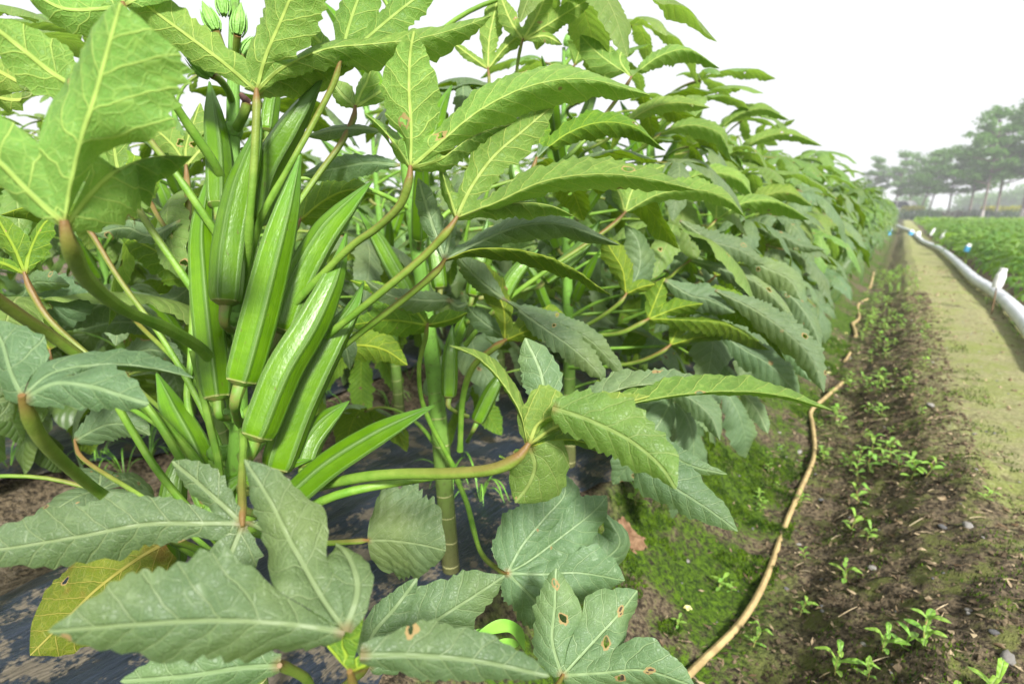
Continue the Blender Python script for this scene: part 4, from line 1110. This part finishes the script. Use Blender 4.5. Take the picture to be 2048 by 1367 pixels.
# weeds
M['weed'] = leaf_mat('weed_leaf', fine=False, top=(.25, .48, .06), under=(.27, .50, .07), trans=(.36, .62, .03), tf=.35)
M['weedstem'] = plain('weed_stem', (.20, .26, .06), .6, (.26, .14, .06), 60)
def weed_proto(seed, h, npair):
    r3 = np.random.RandomState(seed)
    root = link('weed', None)
    g = Geo(); tip = np.array([(r3.rand() - .5) * h * .5, (r3.rand() - .5) * h * .5, h])
    tube(g, [(0, 0, -.004), tip * .5 + np.array([.003, 0, 0]), tip], [.0014, .0012, .0008], n=6)
    link('stem', g.mesh('stem', M['weedstem']), root)
    az = r3.rand() * 6
    for i in range(npair):
        t = .25 + .75 * i / max(1, npair - 1)
        for s in (0, math.pi):
            L = h * (.75 - .25 * abs(t - .5)) * (.8 + .5 * r3.rand()); a = az + s + (r3.rand() - .5) * .4
            el = .15 + .9 * t * r3.rand() + .2
            d = np.array([math.cos(a), math.sin(a), 0])
            p0 = tip * t; pts = [p0, p0 + d * L * .35 + [0, 0, L * .35 * math.tan(min(el, 1.1))], p0 + d * L * .7 + [0, 0, L * .5 * math.sin(el)], p0 + d * L + [0, 0, L * .42 * math.sin(el)]]
            side = np.array([-math.sin(a), math.cos(a), 0.15]) * L * .20
            lg = leaf_geo([(pts, side, -side + [0, 0, L * .06])], .0, seed=seed + i, nu=9, nv=2, tooth=.0)
            # scale uv so veins stay fine
            lg.uv = [u_ * 1.5 + np.array([.03, 0]) for u_ in lg.uv]
            link('leaf', lg.mesh('leaf', M['weed']), root)
        az += 1.57
    return root
protos = [weed_proto(40 + i, .035 + .006 * (i % 3), 3 + i % 2) for i in range(5)]
def put_weed(i, p, s, label, group):
    o = copy_tree(protos[i % 5]); o.name = 'weed'
    o.location = tuple(p); o.rotation_euler = ((rg.rand() - .5) * .3, (rg.rand() - .5) * .3, rg.rand() * 6.28); o.scale = (s,) * 3
    return tag(o, label, 'weed', group)
spots = [((1437, 1180), 1.35, 'weed seedling on the moss left of the stick, near its lower half'), ((1600, 1230), 1.2, 'weed seedling just right of the lower bend of the stick'), ((1690, 1165), 1.25, 'weed seedling on bare soil right of the stick, above the fallen straw'),
         ((1735, 1080), 1.4, 'upright weed seedling in the middle of the dark bank'), ((1720, 1010), 1.7, 'sprawling long leaved weed on the dark bank'), ((1800, 1300), 1.6, 'left one of the pair of bright weeds near the bottom right corner'),
         ((1850, 1290), 1.6, 'right one of the pair of bright weeds near the bottom right corner'), ((1670, 1350), 1.5, 'bright weed at the bottom edge right of the stick'), ((1735, 1360), 1.2, 'small weed at the bottom edge beside a larger bright one'),
         ((1965, 1390), 1.6, 'weed cut by the bottom edge near the right corner'), ((1968, 1000), 1.2, 'lone weed on the edge of the path'), ((1538, 945), .9, 'small weed left of the stick, in shade'), ((1272, 1010), 1.6, 'pale weed growing by the torn edge of the film')]
for i, (pp, s, lb) in enumerate(spots): put_weed(i, ground_hit(*pp), s * .66, lb + '', 'weeds on the ditch bank')
cl = [(1720, 925), (1745, 905), (1760, 930), (1785, 925), (1800, 940), (1830, 945), (1850, 955), (1700, 935), (1740, 945), (1770, 905), (1715, 960), (1820, 960)]
for i, pp in enumerate(cl): put_weed(i + 1, ground_hit(*pp), .95 + .35 * rg.rand(), 'weed in the dense bright patch halfway up the bank', 'dense patch of weeds on the bank')
for i in range(170):
    t = rg.rand() ** .8
    yy = .8 + 8.5 * t * t
    xx = -.34 + .50 * rg.rand()
    if yy < 1.9 and rg.rand() < .55: continue
    if yy > 2.2: xx = -.22 + .42 * rg.rand() ** .8
    put_weed(i, (xx, yy, gz(xx, yy)), (.25 + .6 * rg.rand()) * (1 + .12 * yy), 'small bright green weed scattered on the bank between ditch and path', 'scattered weeds on the bank')
for i in range(75):
    yy = 2.3 + 7 * rg.rand(); xx = -.16 + .22 * rg.rand()
    put_weed(i, (xx, yy, gz(xx, yy)), .9 + .6 * rg.rand(), 'weed in the bright green strip along the left side of the path', 'strip of weeds along the path')
for i in range(40):
    yy = 2.5 + 8 * rg.rand(); xx = .60 + .12 * rg.rand()
    put_weed(i, (xx, yy, gz(xx, yy)), .6 + .5 * rg.rand(), 'little weed growing between the path and the white hose', 'weeds along the white hose')
for p_ in protos:
    for ch in list(p_.children): bpy.data.objects.remove(ch)
    bpy.data.objects.remove(p_)
# crumbs of soil, litter and moss tufts: nobody could count them
def scatter(name, mat, n_, sampler, maker, kindlabel, seed):
    r3 = np.random.RandomState(seed); g = Geo()
    xy = sampler(r3, n_); z = ground_z(xy[:, 0], xy[:, 1])
    maker(g, r3, np.column_stack([xy, z]))
    tag(link(name, g.mesh(name, mat, smooth=False)), kind='stuff')
def mk_clods(g, r3, p):
    n_ = len(p); base = np.array([[1, 0, 0], [-1, 0, 0], [0, 1, 0], [0, -1, 0], [0, 0, 1], [0, 0, -1]], float)
    sz = (.0012 + .0045 * r3.rand(n_) ** 3)[:, None, None] * (1 + .25 * p[:, 1])[:, None, None]
    V = base[None] * (.55 + .7 * r3.rand(n_, 6, 1)) * sz * np.array([1.2, 1.1, .8]) + (r3.rand(n_, 6, 3) - .5) * sz * .9
    V = V + p[:, None]
    f = np.array([[0, 2, 4], [2, 1, 4], [1, 3, 4], [3, 0, 4], [2, 0, 5], [1, 2, 5], [3, 1, 5], [0, 3, 5]])
    F = (np.arange(n_)[:, None, None] * 6 + f[None]).reshape(-1, 3)
    g.add(V.reshape(-1, 3), F)
def mk_flakes(lo, hi, asp, up):
    def mk(g, r3, p):
        n_ = len(p); a = r3.rand(n_) * 6.28; L_ = (lo + (hi - lo) * r3.rand(n_) ** 2) * (1 + .2 * p[:, 1])
        d = np.column_stack([np.cos(a), np.sin(a), (r3.rand(n_) - .3) * up]); s_ = np.column_stack([-np.sin(a), np.cos(a), (r3.rand(n_) - .5) * .8])
        c_ = p + [0, 0, .003]
        d = d * L_[:, None]; s_ = s_ * L_[:, None] * asp
        g.add(np.stack([c_ - d, c_ - s_, c_ + d, c_ + s_], 1).reshape(-1, 3), np.arange(n_ * 4).reshape(-1, 4))
    return mk
def mk_moss(g, r3, p):
    n_ = len(p); a = r3.rand(n_) * 6.28; h_ = .003 + .006 * r3.rand(n_)
    d = np.column_stack([np.cos(a), np.sin(a), 0 * a]) * .0016
    t_ = p + np.column_stack([(r3.rand(n_) - .5) * .004, (r3.rand(n_) - .5) * .004, h_])
    g.add(np.stack([p - d, p + d, t_], 1).reshape(-1, 3), np.arange(n_ * 3).reshape(-1, 3))
def samp(x0, x1, y0, y1, pw=1.7, widen=0.0, clump=None):
    def f(r3, n_):
        y_ = y0 + (y1 - y0) * r3.rand(n_ * 4) ** pw; x_ = x0 + (x1 - x0 + widen * (y_ < 1.7)) * r3.rand(n_ * 4)
        k_ = np.ones(len(x_), bool) if clump is None else fbm(x_ * 9, y_ * 9, clump, 3) + .3 * fbm(x_ * 40, y_ * 40, clump + 1, 2) > .13
        return np.column_stack([x_, y_])[k_][:n_]
    return f
M['clod'] = plain('soil_crumb', (.030, .021, .013), .95, (.15, .115, .07), 25, spec=.15)
M['litter'] = plain('plant_litter', (.34, .27, .17), .9, (.10, .065, .035), 30, spec=.1)
b = NT('moss_blade'); pos = b.n('ShaderNodeNewGeometry').outputs['Position']
mc = b.mix(b.ss(b.noise(pos, 25, 3), .35, .65), (.018, .045, .003), (.085, .155, .006))
M['moss'] = b.out(b.bsdf(mc, .8, .15))
scatter('soil_crumbs', M['clod'], 17000, samp(-.20, .26, .62, 6, 1.9, .35), mk_clods, '', 1)
scatter('grit', M['litter'], 1500, samp(.05, .72, .9, 9, 1.5, .2), mk_clods, '', 9)
scatter('plant_litter', M['litter'], 2600, samp(-.30, .34, .62, 5, 1.8, .3), mk_flakes(.002, .011, .3, .9), '', 2)
scatter('moss', M['moss'], 52000, samp(-.50, -.14, .6, 4.5, 1.6, 0, 55), mk_moss, '', 3)
scatter('moss', M['moss'], 9000, samp(-.10, .35, .6, 4.5, 1.6, .2, 61), mk_moss, '', 4)

# stones, straw, dead leaf, fallen flowers
M['stone'] = plain('pale_stone', (.30, .28, .25), .8, (.42, .40, .37), 40, bump=.003, bscale=60)
M['stone2'] = plain('grey_stone', (.12, .125, .14), .7, (.22, .21, .2), 40, bump=.003, bscale=60)
M['straw'] = plain('dry_straw', (.48, .40, .26), .7, (.30, .22, .12), 60)
def stone_mesh(seed):
    r3 = np.random.RandomState(seed); g = Geo(); nt, npz = 12, 8
    th = np.linspace(0, 2 * np.pi, nt + 1)[:-1]; ph = np.linspace(-np.pi / 2, np.pi / 2, npz)
    off = r3.rand(3) * 9
    V = []
    for a in ph:
        for t in th:
            d = np.array([math.cos(a) * math.cos(t), math.cos(a) * math.sin(t), math.sin(a)])
            k = 1 + .5 * float(fbm(np.array([d[0] * 1.6 + off[0] + d[2]]), np.array([d[1] * 1.6 + off[1]]), seed, 3)[0])
            V.append(d * k * [1, .75, .5])
    F = [[i * nt + j, i * nt + (j + 1) % nt, (i + 1) * nt + (j + 1) % nt, (i + 1) * nt + j] for i in range(npz - 1) for j in range(nt)]
    g.add(np.array(V), F); return g
st_m = [stone_mesh(i).mesh('stone', M['stone' if i % 2 else 'stone2']) for i in range(6)]
def put_stone(p, s, label, group, i):
    o = link('stone', st_m[i % 6]); o.location = (p[0], p[1], p[2] + s * .25); o.scale = (s,) * 3; o.rotation_euler = (rg.rand() * .4, rg.rand() * .4, rg.rand() * 6)
    tag(o, label, 'stone', group)
for i, (pp, s, lb) in enumerate([((1935, 1052), .012, 'pale flat stone beside the edge of the path'), ((1885, 1055), .009, 'dark grey stone left of the pale flat stone'), ((2015, 1318), .013, 'whitish stone in the bottom right corner'), ((1988, 1265), .007, 'small bluish stone above the corner stone'),
                                 ((1745, 1137), .010, 'rounded brown stone right of the upright seedling'), ((1598, 905), .012, 'pale stone lying left of the stick bend'), ((1860, 812), .016, 'large pale stone on the bank above the weeds'), ((1728, 1290), .007, 'small round stone near the bottom straw')]):
    put_stone(ground_hit(*pp), s, lb, 'stones on the bank', [1, 0, 3, 2, 1, 5, 3, 1][i])
for i in range(220):
    yy = .7 + 4 * rg.rand() ** 1.6; xx = -.35 + .9 * rg.rand()
    put_stone((xx, yy, gz(xx, yy)), .0022 + .005 * rg.rand() ** 2, 'tiny stone scattered on the dark bank', 'tiny stones on the bank', i)
for i in range(140):
    yy = .7 + 3.2 * rg.rand() ** 1.6; xx = -.16 + (.42 + .3 * (yy < 1.6)) * rg.rand(); a = rg.rand() * 3.14; L_ = .004 + .022 * rg.rand() ** 2
    g = Geo(); d = np.array([math.cos(a), math.sin(a), 0]) * L_; c = np.array([xx, yy, 0])
    q0, q1 = c - d, c + d
    q0[2] = gz(*q0[:2]) + .003; q1[2] = gz(*q1[:2]) + .004; c[2] = (q0[2] + q1[2]) / 2 + .002
    tube(g, [q0, c + [0.001, .001, 0], q1], [.0008, .0011, .0006], n=5, seg=4)
    tag(link('straw', g.mesh('straw', M['straw'])), 'bit of dry straw lying on the bank between weeds and path', 'straw', 'bits of straw on the bank')
# bark-brown dead leaf
M['dead'] = plain('dead_leaf', (.10, .05, .022), .85, (.20, .12, .065), 50, bump=.004, bscale=90)
c = ground_hit(1262, 1085); nx = 26
a_ = np.linspace(-1, 1, nx); AX, AY = np.meshgrid(a_, a_)
rr_ = np.sqrt(AX ** 2 + AY ** 2)
VX = c[0] + AX * .036 * (1 + .3 * vnoise(AX * 3, AY * 3, 8)); VY = c[1] + AX * .012 + AY * .022
VZ = ground_z(VX, VY) + .008 + .012 * np.abs(fbm(AX * 3, AY * 3, 9, 3)) + .008 * AY
ii = np.arange(nx * nx).reshape(nx, nx)
F = np.stack([ii[:-1, :-1], ii[:-1, 1:], ii[1:, 1:], ii[1:, :-1]], -1).reshape(-1, 4)
cr = rr_.ravel()[F].mean(1) + .35 * vnoise(AX.ravel()[F].mean(1) * 4, AY.ravel()[F].mean(1) * 4, 77)
g = Geo(); g.add(np.stack([VX, VY, VZ], -1).reshape(-1, 3), F[cr < .95])
tag(link('dead_leaf', g.mesh('dead_leaf', M['dead'])), 'crumpled brown dead leaf on the moss below the film edge', 'dead leaf')
M['petal'] = plain('fallen_flower', (.50, .48, .12), .6, (.62, .6, .3), 40)
for i, (px, py, lb) in enumerate([(1375, 1222, 'pale yellow fallen flower on the moss left of the stick'), (1657, 748, 'yellow fallen flower in the ditch near the stick end'), (1692, 668, 'yellow fallen flower under the crooked stick piece'), (1716, 653, 'yellow fallen flower right of the crooked stick piece')]):
    p = ground_hit(px, py); sz = .010 + .006 * (i > 0); g = Geo()
    for q in range(5):
        a = q * 1.257; d = np.array([math.cos(a), math.sin(a), 0]); s_ = np.array([-d[1], d[0], 0]) * sz * .55
        pts = [p + [0, 0, .004], p + d * sz * .5 + [0, 0, .010], p + d * sz + [0, 0, .009]]
        g.merge(leaf_geo([(pts, s_, -s_)], 0, seed=q, nu=6, nv=2, tooth=0, shape='broad'))
    tag(link('fallen_flower', g.mesh('fallen_flower', M['petal'])), lb, 'flower', 'fallen yellow flowers')
# grass blades near the lower leaves
M['grass'] = plain('grass_blade', (.12, .30, .03), .45, (.18, .38, .05), 30)
gr = thing('grass_tuft', ground_hit(960, 1330), 'arching bright green grass blades behind the lower leaves', 'grass tuft')
gl = Vector(gr.location)
for pts in ([(935, 1310), (960, 1270), (1005, 1250), (1035, 1262), (1050, 1300)], [(965, 1320), (1000, 1290), (1040, 1288)], [(940, 1330), (930, 1290), (975, 1255)]):
    p3d = PP(pts, .60, .62); s_ = UP * .007
    g = leaf_geo([(p3d, s_, -s_)], 0, seed=3, nu=24, nv=2, tooth=0, wave=0)
    o = link('blade', g.mesh('blade', M['grass']), gr); o.location = -gl
r3 = np.random.RandomState(8)
for q in range(14):
    px, py = [(250, 960), (300, 930), (90, 1130), (640, 800), (720, 760), (700, 850), (780, 820), (330, 880), (200, 930), (820, 760), (20, 940), (900, 980), (960, 1010), (560, 720)][q]
    p = ground_hit(px, py); t = thing('grass_tuft', p, 'thin grass tuft in the shade of the okra leaves', 'grass tuft', 'thin grass tufts under the okra')
    g = Geo()
    for z in range(9):
        a = r3.rand() * 6.3; L_ = .06 + .07 * r3.rand(); d = np.array([math.cos(a), math.sin(a), 0]); s_ = np.array([-d[1], d[0], 0]) * .0022
        g.merge(leaf_geo([([(0, 0, 0), d * L_ * .3 + [0, 0, L_ * .6], d * L_ * .7 + [0, 0, L_ * .75], d * L_ + [0, 0, L_ * .5]], s_, -s_)], 0, seed=z, nu=10, nv=1, tooth=0, wave=0))
    link('blade', g.mesh('blade', M['grass']), t)['kind'] = 'stuff'

# ------------------------------------------------------------------ hose and bottles
b = NT('hose_plastic'); obj = b.n('ShaderNodeTexCoord').outputs['Object']
n1 = b.noise(obj, 6, 4); n2 = b.noise(obj, 60, 3)
M['hose'] = b.out(b.bsdf(b.mix(b.ss(n1, .45, .75), (.66, .68, .72), (.50, .52, .56)), .35, .5, b.bump(n2, .002, .5)))
hp = [(2120, 735), (2048, 640), (2010, 600), (1985, 580), (1950, 558), (1920, 530), (1900, 512), (1880, 497), (1858, 488), (1845, 482), (1835, 472), (1822, 462), (1806, 456), (1795, 452)]
g = Geo(); tube(g, [G(a, b_, .048) for a, b_ in hp], [.047, .044, .043, .042, .041, .042, .043, .045, .048, .046, .046, .05, .06, .07], n=18, seg=160)
tag(link('irrigation_hose', g.mesh('irrigation_hose', M['hose'])), 'thick white flexible hose winding along the right edge of the path', 'hose')
M['white'] = plain('white_plastic', (.70, .70, .70), .35)
M['blue'] = plain('blue_label', (.08, .32, .55), .4)
M['wood'] = plain('stake_wood', (.16, .10, .05), .8)
def bottle(px, py, z, r, h, tilt, label, blue=False):
    top = G(px, py, z)
    t = thing('bottle', (top[0], top[1], gz(top[0], top[1])), label, 'bottle', 'plastic bottles turned over stakes in the crop')
    zb = z - h - t.location[2]; zt = z - t.location[2]
    def pt(zz, k=0): return (tilt * (zz - zb) * .8, 0, zz)
    g = Geo(); tube(g, [pt(zb), pt(zb + h * .03), pt(zb + h * .5), pt(zt - h * .12), pt(zt - h * .1), pt(zt)], [r * .85, r, r, r, r * .72, r * .70], n=20, seg=30)
    link('bottle_body', g.mesh('bottle_body', M['white']), t)
    if blue:
        g = Geo(); tube(g, [pt(zb - h * .05), pt(zt - h * .35)], [r * 1.03, r * 1.05], n=20, seg=4); link('bottle_label', g.mesh('bottle_label', M['blue']), t)
    g = Geo(); tube(g, [(0, 0, -.02), pt(zb + .01)], [.005, .004], n=6); link('stake', g.mesh('stake', M['wood']), t)
bottle(2000, 536, .30, .030, .13, .2, 'white bottle on a stake, nearest one at the right edge')
bottle(1935, 487, .30, .030, .09, .3, 'blue and white bottle on a stake, right of the hose', True)
bottle(1884, 461, .34, .028, .15, .5, 'white bottle on a stake further back, right one of the distant pair')
bottle(1863, 456, .34, .028, .15, .5, 'white bottle on a stake further back, left one of the distant pair')
bottle(1836, 462, .20, .06, .16, .2, 'small white bottle standing close beside the far bend of the hose')
bottle(1822, 459, .20, .06, .14, .2, 'little blue and white bottle beside the far bend of the hose', True)
t = thing('bucket', (*G(1776, 470, 0)[:2], 0), 'small blue bucket at the far left end of the path', 'bucket')
g = Geo(); tube(g, [(0, 0, 0), (0, 0, .08), (0, 0, .16)], [.07, .08, .09], n=20); link('bucket_body', g.mesh('bucket_body', M['blue']), t)
g = Geo(); tube(g, [(.09, 0, .15), (.08, 0, .22), (0, 0, .26), (-.08, 0, .22), (-.09, 0, .15)], [.006], n=6); link('handle', g.mesh('handle', M['white']), t)

# ------------------------------------------------------------------ far scene: hedges, trees, van, haze
M['bark'] = plain('tree_bark', (.10, .075, .06), .9, (.16, .13, .11), 3)
M['bole'] = plain('whitewashed_bark', (.40, .36, .34), .9, (.3, .27, .25), 5)
def crown_mat(name, c1, c2):
    b = NT(name); obj = b.n('ShaderNodeTexCoord').outputs['Object']; r_ = b.n('ShaderNodeObjectInfo').outputs['Random']
    c = b.mix(b.ss(b.noise(obj, .9, 3), .35, .65), c1, c2)
    p = b.bsdf(c, .6, .3); tr = b.n('ShaderNodeBsdfTranslucent'); b.set(tr.inputs[0], (c2[0] * 1.3, c2[1] * 1.5, c2[2]))
    ms = b.n('ShaderNodeMixShader'); ms.inputs[0].default_value = .35; b.set(ms.inputs[1], p); b.set(ms.inputs[2], tr.outputs[0])
    return b.out(ms.outputs[0])
M['crown'] = crown_mat('tree_crown', (.06, .14, .025), (.12, .25, .045))
M['hedge'] = crown_mat('hedge_leaves', (.03, .07, .02), (.06, .12, .03))
M['yflower'] = crown_mat('yellow_hedge', (.30, .30, .02), (.45, .42, .03))
M['redh'] = crown_mat('reddish_hedge', (.14, .07, .04), (.10, .11, .04))
def leaf_cloud(r3, centers, radii, per, size, flat=.45):
    out = []
    for c, rad in zip(centers, radii):
        d = unit(r3.randn(per, 3)) * (r3.rand(per, 1) ** .45) * rad * [1, 1, flat]
        c_ = np.array(c) + d
        a = unit(r3.randn(per, 3) * [1, 1, .5]); b_ = unit(np.cross(a, r3.randn(per, 3)))
        L_ = (size * (.6 + .9 * r3.rand(per)))[:, None]
        out.append(np.stack([c_ - a * L_, c_ - b_ * L_ * .5, c_ + a * L_, c_ + b_ * L_ * .5], 1))
    q = np.vstack(out); g = Geo(); g.add(q.reshape(-1, 3), np.arange(len(q) * 4).reshape(-1, 4)); return g
def tree(px, d, h, wid, lean, seed, label, first=.37):
    r3 = np.random.RandomState(seed); loc = P(px, 437, d); loc[2] = 0
    t = thing('field_tree', loc, label, 'tree', 'row of trees beyond the crop field')
    g = Geo(); top = np.array([lean * h * .5, 0, h * .93]); fork = np.array([lean * h * .22, 0, h * first])
    tube(g, [(0, 0, -.1), (lean * h * .1, 0, h * .2), fork, (fork + top) / 2, top], [h * .014, h * .011, h * .010, h * .007, h * .003], n=8)
    cs, rs_ = [], []
    for tier in range(6):
        z = h * (first + .02 + (.97 - first) * tier / 5.5)
        nb = 6 if tier < 4 else 4
        reach = wid * (1.0, 1.1, 1.0, .85, .6, .35)[tier]
        for q in range(nb - 1):
            a = r3.rand() * 6.28; rr2 = reach * (.35 + .65 * r3.rand())
            ctr = fork + (top - fork) * max(0, (z - fork[2]) / (top[2] - fork[2]))
            e = ctr + [math.cos(a) * rr2, math.sin(a) * rr2, h * .04 + (r3.rand() - .3) * h * .07]
            s_ = ctr - [0, 0, h * .05]
            tube(g, [s_, (s_ + e) / 2 + [0, 0, -h * .01], e], [h * .006, h * .004, h * .0015], n=5, cap=False)
            for m_ in (1.0, .7, .42):
                cs.append(ctr + (e - ctr) * m_ + (r3.rand(3) - .5) * [.4, .4, .2]); rs_.append(wid * (.19 + .13 * r3.rand()))
    link('trunk', g.mesh('trunk', M['bark']), t)
    g2 = Geo(); tube(g2, [(0, 0, -.05), (lean * h * .05, 0, h * .1)], [h * .0155, h * .0135], n=10); link('painted_bark', g2.mesh('painted_bark', M['bole']), t)
    link('crown', leaf_cloud(r3, cs, rs_, 60, h * .016, .5).mesh('crown', M['crown']), t)
TR = [(1738, 66, 6.6, 1.9, .1, 'hazy tree partly hidden by the end of the okra row'), (1783, 64, 6.9, 2.0, .15, 'dark leaning tree left of the round distant bush'), (1812, 70, 7.3, 2.2, .1, 'slim tree right beside the round distant bush'),
      (1836, 56, 6.4, 2.2, .28, 'leaning tree with a pale painted foot'), (1854, 60, 6.7, 2.2, .2, 'slanting thin tree right of the one with the pale foot'), (1894, 58, 6.9, 2.3, .02, 'straight lone tree in the middle of the gap'),
      (1936, 56, 8.0, 2.5, .05, 'taller tree standing just left of the big one'), (1963, 46, 8.3, 2.6, .04, 'big tree with a thick pale trunk'), (1990, 52, 9.2, 2.8, .03, 'tall tree just behind the thick pale trunk'), (2042, 46, 10.0, 3.0, .02, 'tallest tree at the right edge of the photo'), (2100, 44, 10, 3, 0, 'tall tree at the far right with its crown reaching in')]
for i, (px, d, h, wid, ln, lb) in enumerate(TR): tree(px, d, h, wid, ln, 60 + i, lb)
def hedge(x0, x1, d, z0, z1, dep, mat, label, name='hedge'):
    a = P(x0, 437, d); b_ = P(x1, 437, d); r3 = np.random.RandomState(int(x0)); n_ = max(4, int(np.linalg.norm(b_ - a) / .5))
    t = thing(name, (a[0], a[1], 0), label, 'hedge', 'hedges beyond the crop field')
    cs = [((b_ - a) * q / n_ + [0, 0, 0]) * [1, 1, 0] + [0, 0, (z0 + z1) / 2 + (r3.rand() - .5) * .15 * (z1 - z0)] for q in range(n_ + 1)]
    g = leaf_cloud(r3, cs, [(z1 - z0) * .62] * len(cs), 160, .08, .9)
    link('foliage', g.mesh('foliage', M[mat]), t)
    g = Geo()
    for c in cs[::3]: tube(g, [(c[0], c[1], -.05), (c[0], c[1], z0 + .1)], [.03, .02], n=5, seg=2, cap=False)
    link('stem', g.mesh('stem', M['bark']), t)['kind'] = 'stuff'
hedge(1800, 1838, 50, 0, .9, 1, 'hedge', 'dark green hedge below the left yellow flowers'); hedge(1838, 1870, 49, 0, .9, 1, 'hedge', 'green hedge between the yellow flowers and the reddish shrubs')
hedge(1864, 1925, 50, .0, .8, 1, 'redh', 'reddish brown hedge in the middle'); hedge(1925, 2120, 50, 0, .95, 1, 'hedge', 'long dark green hedge below the right yellow flowers')
hedge(1806, 1840, 53, .7, 1.25, 1, 'yflower', 'yellow flowering hedge, left stretch'); hedge(1966, 2034, 53, .75, 1.3, 1, 'yflower', 'yellow flowering hedge, right stretch')
# background round bush and far tree mass
def bush(px, d, rx, hz, label, seed, n_=14):
    r3 = np.random.RandomState(seed); loc = P(px, 437, d); loc[2] = 0
    t = thing('bush', loc, label, 'bush', 'hazy bushes in the far background')
    cs = []; rr2 = []
    for q in range(n_):
        a = r3.rand() * 6.28; rad = r3.rand() ** .5; cs.append([math.cos(a) * rx * .7 * rad, math.sin(a) * rx * .7 * rad, hz * (.35 + .4 * r3.rand() * (1 - rad * .6))]); rr2.append(hz * .42)
    link('foliage', leaf_cloud(r3, cs, rr2, 260, hz * .05, .9).mesh('foliage', M['crown']), t)
    g = Geo(); tube(g, [(0, 0, -.1), (0, 0, hz * .4)], [hz * .06, hz * .03], n=6); link('trunk', g.mesh('trunk', M['bark']), t)
bush(1818, 95, 2.6, 4.0, 'round dark bush seen between the first trees', 1)
bush(1885, 120, 7, 2.0, 'low wide bush in the gap of the tree row', 2, 20)
bush(1975, 110, 6.5, 5.0, 'broad grey green bush behind the big tree', 3, 24)
bush(2010, 110, 6, 4.4, 'lower bush behind the tall trees', 4, 20); bush(2070, 105, 6, 6.5, 'large bush at the right edge behind the trees', 5, 24)
# white van
loc = P(1791, 437, 60); van = thing('parked_van', (loc[0], loc[1], 0), 'white van parked far away at the end of the path', 'van', rz=R(-25))
M['glass'] = plain('van_glass', (.03, .04, .05), .1); M['tyre'] = plain('van_tyre', (.02, .02, .02), .8)
def prism(prof, y0, y1):
    n_ = len(prof); V = [(x, y0, z) for x, z in prof] + [(x, y1, z) for x, z in prof]
    me = bpy.data.meshes.new('p'); me.from_pydata(V, [], [list(range(n_))[::-1], list(range(n_, 2 * n_))] + [[i, (i + 1) % n_, n_ + (i + 1) % n_, n_ + i] for i in range(n_)])
    return me
me = prism([(-2.1, .35), (2.1, .35), (2.15, .95), (1.75, 1.15), (1.2, 1.85), (-2.0, 1.9), (-2.12, 1.2)], -.85, .85); me.materials.append(M['white']); link('body', me, van)
me = prism([(1.70, 1.17), (1.22, 1.78), (.4, 1.78), (.4, 1.17)], -.86, .86); me.materials.append(M['glass']); link('side_window', me, van)
me = prism([(.3, 1.17), (.3, 1.75), (-1.8, 1.75), (-1.8, 1.17)], -.86, .86); me.materials.append(M['glass']); link('side_window', me, van)
for xx in (-1.35, 1.35):
    for yy in (-.72, .72):
        g = Geo(); tube(g, [(xx, yy - .1, .33), (xx, yy + .1, .33)], [.33, .33], n=20, seg=2); link('wheel', g.mesh('wheel', M['tyre']), van)

# haze
USE_HAZE = True
if USE_HAZE:
    me = bpy.data.meshes.new('haze')
    x0, x1, y0, y1, z0, z1 = -420, 420, -320, 820, -1.5, 13.0
    V = [(x, y, z) for z in (z0, z1) for y in (y0, y1) for x in (x0, x1)]
    me.from_pydata(V, [], [(0, 2, 3, 1), (4, 5, 7, 6), (0, 1, 5, 4), (2, 6, 7, 3), (0, 4, 6, 2), (1, 3, 7, 5)])
    hm = bpy.data.materials.new('haze_air'); hm.use_nodes = True; hm.node_tree.nodes.clear()
    v = hm.node_tree.nodes.new('ShaderNodeVolumePrincipled'); v.inputs['Density'].default_value = .0030; v.inputs['Color'].default_value = (.95, .97, 1, 1)
    oo = hm.node_tree.nodes.new('ShaderNodeOutputMaterial'); hm.node_tree.links.new(v.outputs[0], oo.inputs['Volume'])
    me.materials.append(hm)
    tag(link('haze', me), 'pale haze in the air over the field', 'haze', kind='stuff')
print('plants', cnt, 'cells', len(cells), 'objects', len(S.objects))
